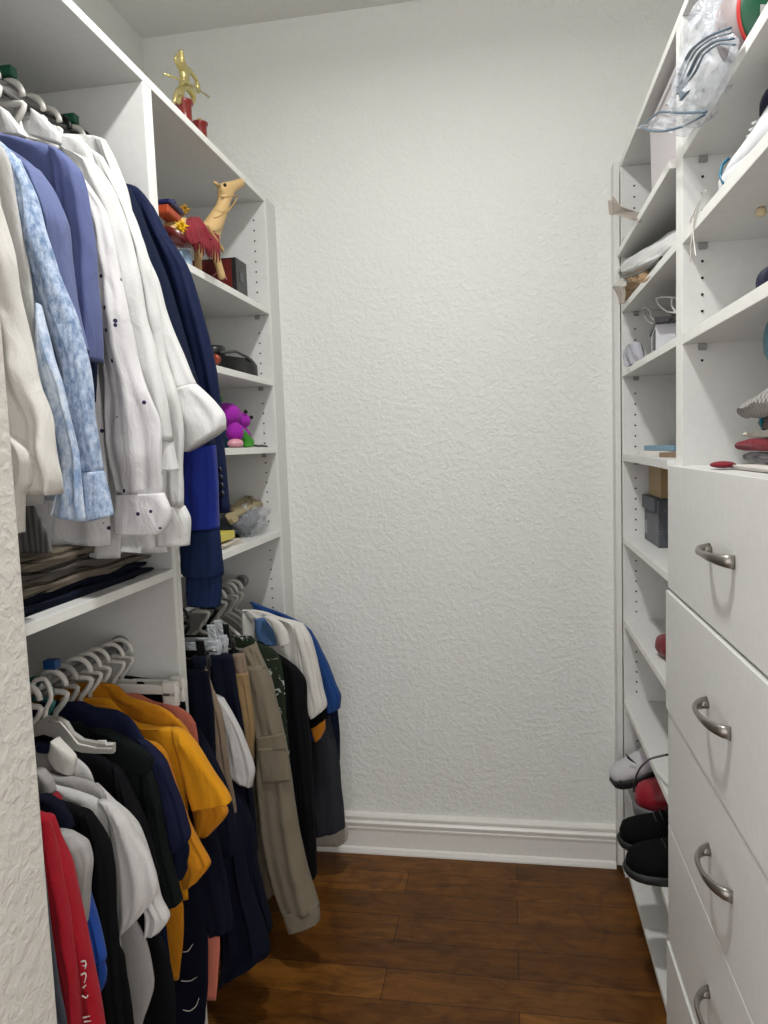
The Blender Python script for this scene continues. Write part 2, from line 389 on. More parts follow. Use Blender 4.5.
# tower with drawers
YN = .80
tw = thing('drawer_tower', 'white drawer tower at the right with curved metal pulls and open shelves above', 'drawer tower', (.5, 1.18, 0))
pt_ = panel(tw, 'side_panel', YT1, (YT0+YT1)/2, XR, XB, 2.2125)
panel(tw, 'side_panel', YN, YN+T, XR, XB, 2.2125)
for z in (1.951, 1.787, 1.593):
    shelf(tw, XR, XB, YN+T, YT1, z, .021, 'x0'); bracket(tw, XR+.037, YT1, z, 1)
pinholes(pt_, XR+.037, YT1-.0004, 1.56, 2.17, 1, [(z-.02, z+T) for z in (1.951, 1.787, 1.593)])
box('counter', XR-.001, XB, YN+T, YT1, 1.333, 1.3524, BOARD, tw)
box('backing_panel', XB-.006, XB, YN+T, YT1, .06, 2.2, BOARD, tw)
DZ = [1.3540, 1.0929, .8292, .5719, .3064, .042]
for k in range(5):
    z1, z0 = DZ[k]-.0015, DZ[k+1]+.0015
    d = thing('drawer', '', 'x', (0, 0, 0)); bpy.data.objects.remove(d)
    xo = XD-(.004 if k in (1, 4) else 0)
    d = box('drawer', xo, XR-.001, YN+.005, YT0-.006 + (.003 if k == 1 else 0), z0, z1-(.0035 if k in (1, 4) else 0), BOARD, tw, .0012)
    ym, zm = 1.207, (DZ[k]+DZ[k+1])/2-.001
    pts = []; rs = []
    for i in range(21):
        s = -1+2*i/20; pts.append((xo-.031*max(0, 1-abs(s)**2.6)**.75, ym+s*.068, zm+.004*(1-s*s))); rs.append(.0035+.0038*abs(s)**1.5)
    hb = MB().tube(pts, rs, 12, flat=1.5)
    for s in (-1, 1): hb.tube([(xo, ym+s*.060, zm), (xo-.016, ym+s*.055, zm)], [.0075, .005], 12)
    hb.build('pull_handle', NICKEL, d)
tr = box('top_shelf', XR, XB, YN, YER+T, 2.2125, 2.2315, BOARD); MB().box(XR-.0006, XR+.0006, YN+.001, YER+T-.001, 2.2133, 2.2307).build('edge_band', EDGE, tr)
tag(tr, 'long white top board running over the right hand cabinets', 'shelf')

# ------------------------------------------------------------------ lights
SPREAD = 168
def area(name, loc, size, power, col, rot=(0, 0, 0), shape='DISK', size_y=None):
    l = bpy.data.lights.new(name, 'AREA'); l.shape = shape; l.size = size; l.spread = math.radians(SPREAD); l.energy = power; l.color = col
    if size_y: l.size_y = size_y
    o = bpy.data.objects.new(name, l); C.objects.link(o); o.location = loc; o.rotation_euler = rot; return o
area('ceiling_downlight', (-.21, 1.16, ZC-.004), .13, 20, (1, .995, .98))
w = bpy.data.worlds.new('World'); bpy.context.scene.world = w; w.use_nodes = True
w.node_tree.nodes['Background'].inputs[0].default_value = (1, .99, .985, 1); w.node_tree.nodes['Background'].inputs[1].default_value = 2.3
vs_ = bpy.context.scene.view_settings; vs_.view_transform = 'Standard'; vs_.look = 'None'; vs_.gamma = 1; vs_.use_curve_mapping = False; vs_.exposure = 0.0
#@@CLOTHES@@
# ------------------------------------------------------------------ hangers
XC = -.88
def hanger_parts(root, Y, zr, mat, kind='tube', hookmat=None, side=1, X=XC, drop=0, half=.125):
    hm = hookmat or mat; r = .0048 if kind == 'tube' else .0040
    R = .028; pts = []
    for i in range(11):
        a = PI*(-.12+1.12*(1-i/10)); pts.append((X-R*side*math.cos(a), Y, zr-.012+R*math.sin(a)))
    pts += [(X+R*.98*side, Y, zr-.026), (X+R*.75*side, Y, zr-.044), (X+R*.3*side, Y, zr-.058), (X, Y, zr-.070), (X, Y, zr-.084-drop)]
    pts = catmull([Vector(p) for p in pts], 34)
    MB().tube(pts, r*(1. if hm is mat else .5), 8, flat=1.25).build('hook', hm, root)
    zn = zr-.08-drop
    if kind == 'tube':
        arm = [(X, Y, zn+.006)]
        for s in (1, ):
            pass
        L = []
        for i in range(13):
            u = i/12; L.append((u*half, -.11*u**1.25))
        loop = [(X+a, Y, zn+b) for a, b in L] + [(X+half+.004, Y, zn-.113), (X+half-.01, Y, zn-.121)] + [(X+half*(1-2*k/6)*.95, Y, zn-.122) for k in range(1, 6)] + [(X-half+.01, Y, zn-.121), (X-half-.004, Y, zn-.113)] + [(X-a, Y, zn+b) for a, b in L[:0:-1]]
        MB().tube(loop, .0045, 8, closed=True, flat=1.3).build('shoulders', mat, root)
    elif kind == 'flat':
        poly = [(X-.03, zn+.012), (X, zn+.02), (X+.03, zn+.012), (X+half, zn-.085), (X+half+.004, zn-.105), (X+half-.012, zn-.108), (X+.03, zn-.03), (X, zn-.022), (X-.03, zn-.03), (X-half+.012, zn-.108), (X-half-.004, zn-.105), (X-half, zn-.085)]
        MB().prism(poly, 'y', Y-.004, Y+.004).build('shoulders', mat, root, .0015)
    else:  # clip hanger
        b = MB().box(X-.155, X+.155, Y-.005, Y+.005, zn-.014, zn+.006); b.build('bar', mat, root, .0015)
        for s in (-1, 1):
            c = box('clip', X+s*.135-.017, X+s*.135+.017, Y-.009, Y+.009, zn-.042, zn+.014, mat, root, .004)
            if mat is not WPLAS: MB().box(-.011, .011, -.003, .003, 0, .046).xform(Matrix.Translation((X+s*.135, Y-.004, zn+.010)) @ Matrix.Rotation(.18, 4, 'X')).build('clip_lever', mat, c, .002)
            MB().tube([(X+s*.135-.012, Y-.011, zn-.012), (X+s*.135+.012, Y-.011, zn-.012)], .0028, 8).build('clip_spring', NICKEL, c)
def hanger(Y, zr, mat, what, label, kind='tube', hookmat=None, side=1, X=XC, drop=0, group=None, half=.125, dot=None):
    t = thing('clothes_hanger', label, 'hanger', (X, Y, zr-.21), group)
    if kind != 'clip' and not drop: drop = .025
    hanger_parts(t, Y, zr, mat, kind, hookmat, side, X, drop, half)
    if dot:
        box('size_tag', X+side*.001-.013, X+side*.001+.013, Y-.010, Y+.010, zr+.022, zr+.040, dot, t, .002)
    return t

GREEN = plain('green_tag', (20, 88, 62), .5); BLUET = plain('blue_tag', (20, 70, 120), .5)
PINKP = plain('pink_plastic', (176, 66, 86), .4); TEALP = plain('teal_plastic', (50, 112, 108), .4); GREYC = plain('light_grey_plastic', (170, 168, 162), .4)

# ------------------------------------------------------------------ garments
def body_rows(edge, Y, wall=-1.145, k=1.0, split=None):
    rows = []
    for x, y in edge:
        R = at(x, y, Y=Y); lx = max(2*XC-R.x, wall); 
        if lx > R.x-.01: lx = R.x-.01
        rows.append((Vector((lx, Y, R.z)), R))
    return rows
def garment(name, cat, label, Y, parts, group=None, zbase=None):
    "parts: (part name, material, 'body'|'flat', rows or edge, options)"
    t = None; built = []
    ztop = None
    t = thing(name, label, cat, (XC, Y, zbase if zbase is not None else .5), group)
    sd = int(Y*1000)
    for i, p in enumerate(parts):
        pn, mat, kind, rows = p[:4]; op = dict(p[4]) if len(p) > 4 else {}
        dy = op.pop('dy', 0); wall = op.pop('wall', -1.145); par = op.pop('sub', None)
        rr = body_rows(rows, Y+dy, wall) if kind == 'body' else prow(rows, Y+dy)
        if kind == 'body' or pn == 'sleeve': op.setdefault('taper_top', True)
        o = ribbon(rr, seed=sd+i*17, **op).build(pn, mat, built[par] if par is not None else t)
        built.append(o)
    return t

W = lambda n, c=(232, 231, 228), **k: fabric(n, c, **k)
white1 = W('white_cotton', (218, 218, 216)); white2 = W('warm_white_cotton', (216, 213, 206)); greyw = W('grey_white_cotton', (190, 189, 186))
dotw = fabric('dotted_white_cotton', (214, 212, 213), 'dots', (50, 45, 75)); chamb = fabric('chambray', (122, 148, 184), 'chambray', (204, 214, 228), 1.3)
chambr = fabric('ribbed_chambray', (104, 128, 164), 'chambray', (186, 200, 220), 2.6); peri = fabric('periwinkle_cotton', (104, 114, 156)); peri2 = fabric('deep_periwinkle_cotton', (94, 104, 150))
navyd = fabric('dark_navy_knit', (24, 31, 52)); royal = fabric('royal_blue_fleece', (28, 44, 132)); navyf = fabric('navy_fleece', (24, 38, 70)); navyb = fabric('navy_blazer_wool', (22, 31, 62), rough=.7)
black = fabric('black_cotton', (13, 13, 16)); black2 = fabric('soft_black_cotton', (17, 17, 21)); dgreen = fabric('black_green_pique', (17, 23, 23)); navyp = fabric('navy_pique', (26, 31, 56)); navyk = fabric('blue_black_cotton', (16, 19, 34))
red = fabric('red_jersey', (160, 14, 34)); redd = fabric('dark_red_rib', (130, 22, 36)); greym = fabric('grey_marl', (166, 164, 162)); roy2 = fabric('bright_blue_jersey', (28, 70, 154))
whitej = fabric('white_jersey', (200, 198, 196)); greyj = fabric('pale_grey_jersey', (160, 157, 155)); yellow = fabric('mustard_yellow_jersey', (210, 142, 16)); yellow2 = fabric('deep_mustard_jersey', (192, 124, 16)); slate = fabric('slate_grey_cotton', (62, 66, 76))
salmon = fabric('salmon_cotton', (205, 118, 98)); stripeg = fabric('striped_grey_knit', (70, 70, 72), 'rib', (112, 110, 108), .5)
taupe = fabric('taupe_twill', (134, 116, 98)); tan = fabric('tan_twill', (148, 122, 84)); cargo = fabric('khaki_grey_canvas', (124, 114, 97)); greent = fabric('dark_green_print', (38, 46, 34), 'print', (170, 176, 170))
weave = fabric('black_windowpane_wool', (26, 28, 32), 'weave', (58, 60, 66)); blue = fabric('blue_jersey', (28, 66, 126)); steel = fabric('steel_blue_cotton', (78, 112, 156)); orange = fabric('orange_rib', (206, 130, 34))
lining = fabric('pale_lining', (176, 168, 158), rough=.5); denim = fabric('dark_denim', (15, 19, 34)); BTN = plain('dark_button', (16, 18, 28), .3); PRINT = plain('white_print', (222, 214, 208), .8)

# ---- upper rail, near to far
garment('dress_shirt', 'shirt', 'crumpled cream-white shirt hanging closest to the textured partition on the upper rail', .93, [
    ('body', white2, 'body', [(-60, 100), (-30, 125), (-8, 165), (0, 205), (6, 260), (14, 330), (20, 400), (22, 470), (22, 500)], dict(t=.016)),
    ('sleeve', white2, 'flat', [(-44, 170, -2, 190), (-28, 240, 13, 255), (-8, 310, 26, 335), (6, 380, 42, 389), (12, 420, 55, 425), (17, 455, 60, 460), (20, 480, 62, 482), (22, 494, 60, 494)], dict(t=.024, amp=.008, wr=.018, dy=-.035, freq=1.2)),
    ('cuff', white2, 'flat', [(6, 430, 15, 436), (8, 448, 28, 450), (9, 462, 34, 462), (10, 480, 31, 482), (12, 497, 21, 497), (14, 534, 20, 533)], dict(t=.014, amp=.004, wr=.008, dy=-.065))], zbase=1.3)
garment('dress_shirt', 'shirt', 'plain grey-white shirt squeezed between the cream shirt and the light blue patterned one', .985, [
    ('body', greyw, 'body', [(-40, 112), (-20, 128), (0, 144), (10, 161), (16, 190), (23, 227), (30, 265), (36, 310), (39, 340), (41, 395), (43, 470), (44, 505)], dict(t=.016, amp=.003))], zbase=1.3)
garment('dress_shirt', 'shirt', 'light blue patterned chambray shirt with a ribbed sleeve and cuff', 1.03, [
    ('body', chamb, 'body', [(-30, 118), (-12, 132), (0, 141), (16, 156), (24, 172), (30, 200), (38, 260), (46, 320), (56, 400), (62, 470), (64, 500)], dict(t=.013)),
    ('sleeve', chambr, 'flat', [(-6, 150, 18, 158), (14, 180, 31, 189), (24, 228, 47, 239), (34, 283, 62, 283), (44, 320, 75, 320), (58, 360, 89, 367), (67, 420, 94, 420), (76, 450, 98, 450), (83, 474, 100, 472)], dict(t=.018, dy=-.022, wr=.010, freq=1.4)),
    ('cuff', chambr, 'flat', [(83, 473, 101, 471), (84, 500, 107, 493), (86, 522, 112, 516)], dict(t=.019, dy=-.022, amp=.001, wr=.003, nv=14)),
    ('sleeve', chamb, 'flat', [(37, 303, 40, 306), (41, 345, 52, 350), (44, 390, 64, 392), (50, 440, 75, 440), (58, 490, 82, 486), (53, 515, 85, 521)], dict(t=.012, dy=-.052, wr=.008))], zbase=1.3)
garment('shirt', 'shirt', 'periwinkle blue smooth shirt directly behind the light blue patterned one', 1.085, [
    ('body', peri, 'body', [(-18, 122), (0, 142), (18, 154), (32, 164), (44, 178), (50, 200), (56, 240), (62, 300), (66, 380), (68, 430)], dict(t=.014)),
    ('sleeve', peri, 'flat', [(14, 154, 39, 170), (26, 176, 49, 185), (34, 196, 56, 200), (40, 225, 65, 224), (44, 260, 68, 260), (48, 295, 72, 299), (54, 330, 80, 332), (62, 352, 84, 350)], dict(t=.024, dy=-.016, freq=1.1, amp=.008))], zbase=1.4)
garment('shirt', 'shirt', 'larger periwinkle blue shirt just in front of the white collared shirt', 1.135, [
    ('body', peri2, 'body', [(-6, 124), (0, 133), (26, 139), (52, 146), (65, 154), (76, 166), (80, 190), (83, 240), (84, 300), (86, 370), (86, 420)], dict(t=.015)),
    ('sleeve', peri2, 'flat', [(50, 146, 68, 157), (56, 166, 80, 171), (60, 190, 87, 199), (62, 217, 90, 219), (66, 249, 94, 249), (70, 283, 96, 283), (75, 317, 99, 317), (82, 346, 99, 342), (94, 362, 98, 361)], dict(t=.026, dy=-.016, freq=1, amp=.007))], zbase=1.4)
garment('polo_shirt', 'shirt', 'dark navy shirt hem showing below the periwinkle sleeves', 1.165, [
    ('body', navyd, 'body', [(0, 150), (30, 160), (55, 175), (70, 200), (78, 260), (84, 320), (97, 350), (98, 375), (96, 402)], dict(t=.014))], zbase=1.4)
garment('dress_shirt', 'shirt', 'white shirt with tiny navy dots and a rounded dotted cuff', 1.215, [
    ('body', dotw, 'body', [(8, 126), (27, 140), (50, 148), (68, 160), (78, 190), (84, 240), (92, 300), (100, 380), (108, 470), (112, 545)], dict(t=.012)),
    ('sleeve', dotw, 'flat', [(66, 158, 78, 170), (80, 200, 104, 210), (92, 250, 116, 260), (98, 310, 128, 320), (104, 370, 140, 375), (106, 410, 156, 415), (110, 455, 162, 455), (116, 495, 162, 493)], dict(t=.016, dy=-.004, freq=1.5, wr=.010)),
    ('cuff', dotw, 'flat', [(116, 495, 163, 493), (116, 512, 170, 508), (116, 524, 170, 522), (117, 534, 161, 534)], dict(t=.019, dy=-.006, amp=.001, wr=.003, nv=16))], zbase=1.2)
ga = garment('dress_shirt', 'shirt', 'white collared shirt with a smooth yoke and squared cuff, pointed collar standing up', 1.265, [
    ('body', white1, 'body', [(20, 118), (27, 136), (55, 142), (68, 150), (78, 165), (88, 200), (98, 250), (104, 320), (112, 420), (120, 520), (120, 558)], dict(t=.014)),
    ('sleeve', white1, 'flat', [(60, 146, 80, 156), (74, 166, 96, 164), (86, 195, 114, 190), (92, 225, 125, 222), (96, 262, 135, 258), (100, 320, 147, 316), (108, 370, 160, 366), (122, 410, 170, 409), (130, 440, 173, 441)], dict(t=.021, dy=-.006, freq=1.3, wr=.010)),
    ('cuff', white1, 'flat', [(131, 439, 172, 441), (134, 456, 175, 456), (137, 471, 178, 470)], dict(t=.022, dy=-.008, amp=.001, wr=.002, nv=14)),
    ('collar', white1, 'flat', [(34, 111, 37, 112), (32, 122, 49, 122), (31, 130, 60, 134), (30, 135, 60, 144)], dict(t=.014, dy=-.035, amp=.001, wr=.002, nv=20)),
    ('collar', white1, 'flat', [(2, 108, 6, 110), (0, 120, 16, 122), (0, 134, 27, 137)], dict(t=.012, dy=-.06, amp=.001, wr=.002, nv=20))], zbase=1.2)
garment('dress_shirt', 'shirt', 'white shirt whose long stitched sleeve drops straight to the lowest cuff', 1.315, [
    ('body', white1, 'body', [(45, 120), (60, 134), (82, 140), (96, 156), (106, 190), (116, 240), (126, 320), (136, 420), (160, 520), (168, 552)], dict(t=.014)),
    ('sleeve', white1, 'flat', [(90, 148, 102, 156), (104, 190, 126, 200), (120, 240, 146, 250), (130, 290, 157, 299), (138, 355, 165, 355), (142, 400, 180, 400), (150, 447, 184, 447), (154, 506, 184, 506)], dict(t=.017, dy=0, freq=1.2, wr=.010)),
    ('cuff', white1, 'flat', [(154, 506, 184, 506), (156, 519, 190, 519), (156, 546, 189, 545)], dict(t=.019, amp=.001, wr=.002, nv=14))], zbase=1.2)
garment('dress_shirt', 'shirt', 'farthest white shirt with its wide cuff flared out toward the shelves', 1.365, [
    ('body', white1, 'body', [(56, 126), (62, 134), (93, 135), (104, 140), (112, 158), (120, 190), (130, 250), (142, 330), (150, 430), (166, 520), (168, 548)], dict(t=.014)),
    ('sleeve', white1, 'flat', [(92, 135, 105, 140), (100, 158, 116, 163), (108, 182, 124, 184), (116, 214, 131, 214), (126, 250, 145, 247), (138, 290, 157, 281), (146, 330, 169, 322), (152, 365, 184, 356), (156, 400, 197, 386)], dict(t=.021, dy=0, freq=1.1, wr=.011)),
    ('cuff', white1, 'flat', [(158, 398, 196, 384), (168, 425, 213, 400), (182, 449, 224, 414), (187, 452, 225, 428)], dict(t=.026, dy=-.004, amp=.002, wr=.003, nv=18))], zbase=1.2)
gs = garment('sweatshirt', 'sweatshirt', 'navy sweatshirt with a royal blue band on its long sleeve and a ribbed cuff', 1.415, [
    ('body', navyd, 'body', [(80, 150), (100, 166), (120, 182), (128, 188), (138, 205), (146, 240), (152, 300), (160, 400), (168, 500)], dict(t=.014)),
    ('sleeve', navyd, 'flat', [(112, 184, 130, 188), (118, 230, 151, 240), (130, 288, 170, 288), (150, 346, 187, 345), (170, 400, 202, 400), (184, 450, 215, 447)], dict(t=.021, dy=-.004, freq=1.4, amp=.007)),
    ('sleeve_band', royal, 'flat', [(183, 448, 215, 445), (183, 480, 217, 476), (183, 503, 218, 500), (183, 530, 219, 528)], dict(t=.024, dy=-.004, amp=.003, wr=.006, nv=26)),
    ('sleeve', navyf, 'flat', [(182, 528, 219, 526), (181, 550, 221, 550), (181, 573, 223, 573), (186, 577, 221, 576)], dict(t=.024, dy=-.004, amp=.002, nv=20)),
    ('cuff', navyf, 'flat', [(187, 575, 221, 574), (187, 592, 221, 592), (188, 605, 220, 606)], dict(t=.019, dy=-.004, amp=.0015, freq=6, wr=.002, nv=14))], zbase=1.05)
gb = garment('blazer', 'jacket', 'navy blazer with dark cuff buttons hanging last before the shelf cabinet', 1.468, [
    ('body', navyb, 'body', [(100, 160), (126, 184), (137, 187), (149, 201), (158, 225), (166, 270), (172, 340), (178, 420), (182, 500)], dict(t=.016)),
    ('sleeve', navyb, 'flat', [(126, 184, 137, 187), (134, 205, 152, 205), (146, 230, 166, 232), (158, 268, 187, 266), (168, 310, 200, 305), (176, 340, 209, 338), (184, 370, 216, 368), (192, 410, 221, 408), (198, 440, 223, 438), (204, 475, 226, 472), (208, 514, 230, 512)], dict(t=.019, dy=.004, freq=1.2, amp=.006))], zbase=1.25)
sl = [o for o in gb.children if o.name.startswith('sleeve')][0]
for x, y in ((219.5, 470), (220.5, 478), (221.5, 486), (222, 494)):
    p = at(x, y, Y=1.447); MB().lathe(p, [(.0062, 0), (.0068, .002), (.004, .003)], 12, mat=Matrix.Rotation(PI/2, 4, 'X')).build('button', BTN, sl)
garment('shirt', 'shirt', 'striped dark grey knit hanging low behind the cream shirt above the shelf', 1.0, [
    ('body', stripeg, 'body', [(10, 420), (20, 450), (26, 490), (40, 520), (50, 540), (52, 553)], dict(t=.01, dy=.04))], zbase=1.2)
# upper rail hangers
for Y, mt, lab, dt in ((1.10, WPLAS, 'white hanger at the upper rail whose hook carries a green tag at the frame edge', GREEN), (1.255, WPLAS, 'white hanger hook under the second green tag on the upper rail', GREEN), (1.45, WPLAS, 'white hanger hook beside the green tag nearest the blazer', GREEN)):
    hanger(Y, ZRU, mt, '', lab, dot=dt)
for Y, lab in ((1.14, 'white hanger hook just behind the frame-edge green tag'), (1.19, 'white double hook hanger in the middle of the upper rail'), (1.315, 'white hanger hook over the white shirt collar'), (1.365, 'white hanger hook partly behind the white collar')):
    hanger(Y, ZRU, WPLAS, '', lab)
for Y, lab in ((1.40, 'black hanger hook behind the white collar on the upper rail'), (1.475, 'black hanger of the navy blazer on the upper rail')):
    hanger(Y, ZRU, BPLAS, '', lab)

# ---- lower rail of the near cabinet
garment('trousers', 'trousers', 'slate grey garment hanging nearest the partition beside the red one', .865, [
    ('leg', slate, 'body', [(-10, 780), (20, 800), (40, 830), (48, 880), (55, 930), (62, 985), (68, 1018), (76, 1100), (84, 1200)], dict(t=.014))], zbase=.1)
gr = garment('hoodie', 'jersey', 'red long sleeved top with white lettering down its sleeve', .925, [
    ('body', red, 'body', [(20, 800), (34, 808), (42, 815), (50, 817), (56, 828), (60, 860), (66, 920), (72, 980), (78, 1040), (90, 1180)], dict(t=.014)),
    ('sleeve', red, 'flat', [(44, 814, 53, 819), (48, 835, 60, 842), (54, 865, 70, 867), (59, 893, 77, 893), (63, 933, 86, 933), (68, 965, 92, 965), (73, 991, 97, 991), (78, 1024, 102, 1024), (88, 1090, 112, 1090)], dict(t=.018, dy=-.004, freq=1.2)),
    ('sleeve', red, 'flat', [(34, 812, 48, 816), (40, 850, 56, 850), (44, 900, 66, 900), (50, 940, 72, 940), (62, 975, 76, 975), (68, 1010, 80, 1024), (74, 1060, 84, 1090)], dict(t=.016, dy=-.028, freq=1.1))], zbase=.1)
slr = [o for o in gr.children if o.name.startswith('sleeve')][0]
def glyph(root, strokes, Y, w, mat, name='lettering'):
    b = MB()
    for st in strokes:
        q = catmull([at(x, y, Y=Y) for x, y in st], 12); b.tube(q, [w*(1-.6*i/11) for i in range(12)], 6, flat=.4, up=Vector((0, 1, 0)))
    return b.build(name, mat, root)
for st in ([[(81, 962), (85, 961), (86, 965), (82, 966)], [(86, 964), (85, 969)]], [[(81, 975), (85, 973), (86, 976), (85, 980), (84, 983)]], [[(83, 988), (86, 985)], [(82, 996), (86, 998), (88, 995)]], [[(83, 1018), (90, 1016)], [(84, 1022), (91, 1021)], [(84, 1026), (91, 1025)]]):
    glyph(slr, st, .898, .0016, PRINT)
garment('t_shirt', 't-shirt', 'grey marl t-shirt right behind the red top', .975, [
    ('body', greym, 'body', [(40, 810), (50, 820), (58, 829), (70, 832), (76, 838), (80, 860), (80, 920), (84, 1000)], dict(t=.012)),
    ('sleeve', greym, 'flat', [(58, 829, 74, 833), (64, 845, 86, 845), (70, 865, 91, 863), (74, 885, 89, 884), (76, 905, 87, 904), (78, 924, 84, 926)], dict(t=.016, dy=-.004, freq=1))], zbase=.3)
garment('t_shirt', 't-shirt', 'bright royal blue t-shirt whose sleeve peeks out beside the red lettered sleeve', 1.0, [
    ('body', roy2, 'body', [(40, 818), (56, 835), (70, 850), (78, 880), (84, 930), (90, 990), (96, 1060)], dict(t=.01)),
    ('sleeve', roy2, 'flat', [(76, 880, 86, 885), (80, 905, 91, 904), (84, 928, 97, 927), (86, 957, 105, 956), (88, 964, 104, 963)], dict(t=.014, dy=-.006)),
    ('sleeve', roy2, 'flat', [(90, 962, 103, 962), (92, 975, 105, 973), (93, 985, 104, 984), (97, 991, 101, 991)], dict(t=.010, dy=0, nv=20))], zbase=.3)
garment('jacket', 'jacket', 'black jacket with a small dark red inner collar', 1.035, [
    ('body', black, 'body', [(36, 794), (44, 797), (62, 801), (79, 806), (91, 814), (99, 828), (106, 842), (110, 859), (113, 885), (115, 939), (123, 955), (126, 978), (130, 1001), (133, 1024), (140, 1100)], dict(t=.016)),
    ('sleeve', black, 'flat', [(78, 808, 92, 815), (84, 840, 107, 842), (88, 870, 113, 873), (90, 920, 114, 920), (96, 980, 120, 980), (104, 1040, 128, 1040)], dict(t=.02, dy=-.002)),
    ('collar', redd, 'flat', [(50, 795, 55, 793), (50, 799, 61, 799), (52, 804, 60, 802)], dict(t=.010, dy=-.018, amp=0, wr=.001, nv=12)),
    ('collar', navyk, 'flat', [(36, 796, 50, 797), (38, 806, 62, 804), (44, 816, 70, 816), (56, 820, 74, 828)], dict(t=.012, dy=-.032, amp=0, wr=.002, nv=16))], zbase=.1)
garment('t_shirt', 't-shirt', 'white t-shirt with a wide white sleeve hanging in front of the black polo', 1.09, [
    ('body', whitej, 'body', [(40, 776), (55, 784), (82, 792), (100, 800), (110, 815), (113, 850), (116, 900), (122, 941), (132, 1010), (138, 1080)], dict(t=.014)),
    ('sleeve', whitej, 'flat', [(98, 800, 112, 804), (111, 820, 125, 818), (113, 845, 136, 838), (114, 870, 147, 856), (115, 895, 155, 876), (116, 925, 157, 894), (116, 939, 142, 914)], dict(t=.015, dy=-.006, amp=.004, freq=1.2)),
    ('neck_band', greyj, 'flat', [(36, 770, 44, 772), (36, 780, 52, 781), (40, 792, 55, 791)], dict(t=.012, dy=-.02, amp=0, wr=.001, nv=14))], zbase=.1)
garment('t_shirt', 't-shirt', 'second white t-shirt, its soft hem and pale lower body showing under the first', 1.125, [
    ('body', greyj, 'body', [(44, 768), (56, 775), (74, 777), (91, 781), (101, 787), (108, 800), (114, 850), (126, 900), (146, 936), (152, 960), (155, 984), (150, 1003), (143, 1024), (136, 1060)], dict(t=.014, amp=.002, wr=.002)),
    ('sleeve', whitej, 'flat', [(96, 783, 108, 800), (116, 820, 140, 830), (130, 860, 155, 872), (138, 895, 161, 900), (146, 912, 169, 918), (146, 934, 162, 929)], dict(t=.014, dy=0)) ], zbase=.1)
garment('polo_shirt', 'shirt', 'white polo shirt with an upright folded collar above the white t-shirts', 1.155, [
    ('body', whitej, 'body', [(50, 745), (62, 752), (75, 757), (88, 766), (94, 776), (98, 800), (104, 860), (112, 920), (120, 960)], dict(t=.012)),
    ('collar', white2, 'flat', [(54, 739, 57, 740), (51, 748, 69, 750), (49, 758, 76, 758), (56, 766, 74, 774)], dict(t=.013, dy=-.02, amp=0, wr=.001, nv=18)),
    ('collar', navyp, 'flat', [(36, 742, 50, 746), (38, 750, 50, 752)], dict(t=.01, dy=-.01, amp=0, wr=.001, nv=10))], zbase=.3)
garment('polo_shirt', 'shirt', 'black shirt behind the white polo with a plain long dark body', 1.195, [
    ('body', black2, 'body', [(46, 732), (60, 743), (82, 748), (108, 758), (120, 770), (126, 782), (132, 810), (138, 850), (146, 900), (160, 929), (170, 954), (176, 989), (176, 1030), (170, 1080)], dict(t=.015)),
    ('sleeve', black2, 'flat', [(112, 762, 123, 772), (118, 786, 133, 795), (124, 820, 144, 824), (130, 850, 151, 850), (136, 880, 158, 878)], dict(t=.02, dy=-.003))], zbase=.1)
garment('polo_shirt', 'shirt', 'black-green polo shirt with a broad folded collar flap', 1.24, [
    ('body', dgreen, 'body', [(80, 722), (100, 734), (120, 742), (145, 762), (150, 780), (152, 820), (156, 880), (160, 940), (166, 1000)], dict(t=.014)),
    ('sleeve', dgreen, 'flat', [(140, 762, 152, 772), (144, 800, 159, 798), (146, 825, 163, 826), (152, 865, 170, 858), (155, 890, 178, 884), (158, 911, 182, 901)], dict(t=.018, dy=0, amp=.003)),
    ('collar', dgreen, 'flat', [(92, 729, 112, 732), (98, 740, 134, 743), (104, 752, 153, 757), (116, 768, 150, 772)], dict(t=.012, dy=-.03, amp=0, wr=.002, nv=18))], zbase=.1)
garment('polo_shirt', 'shirt', 'navy blue polo shirt with a smooth sleeve just in front of the mustard shirts', 1.28, [
    ('body', navyp, 'body', [(84, 702), (98, 708), (118, 711), (131, 720), (139, 732), (148, 750), (156, 790), (160, 850), (166, 920), (170, 960)], dict(t=.014)),
    ('sleeve', navyp, 'flat', [(138, 738, 150, 744), (148, 762, 167, 764), (152, 785, 175, 786), (156, 813, 184, 808), (160, 835, 191, 832), (167, 857, 189, 840)], dict(t=.018, dy=-.002, amp=.003)),
    ('sleeve', navyd, 'flat', [(160, 830, 184, 832), (166, 848, 190, 848), (168, 862, 188, 868), (174, 876, 183, 879)], dict(t=.012, dy=.018, amp=.003, nv=22))], zbase=.2)
garment('t_shirt', 't-shirt', 'nearest mustard yellow t-shirt, smallest shoulder showing, with the lowest yellow sleeve', 1.312, [
    ('body', yellow2, 'body', [(112, 706), (124, 722), (144, 739), (156, 742), (164, 748), (169, 758), (170, 800), (172, 860), (184, 905), (183, 943), (179, 979)], dict(t=.012)),
    ('sleeve', yellow2, 'flat', [(158, 744, 168, 756), (160, 780, 176, 786), (168, 820, 190, 824), (174, 845, 201, 845), (182, 872, 211, 863), (183, 889, 200, 878)], dict(t=.016, dy=0, amp=.003))], zbase=.1)
garment('t_shirt', 't-shirt', 'middle mustard yellow t-shirt with the big bright sleeve sticking out', 1.35, [
    ('body', yellow, 'body', [(110, 699), (119, 709), (137, 722), (159, 727), (176, 727), (183, 732), (186, 760), (186, 800), (186, 860), (188, 900)], dict(t=.013)),
    ('sleeve', yellow, 'flat', [(172, 727, 185, 732), (176, 742, 194, 743), (180, 758, 205, 758), (184, 775, 217, 776), (188, 792, 229, 793), (193, 808, 232, 800)], dict(t=.022, dy=-.004, amp=.003, freq=1))], zbase=.1)
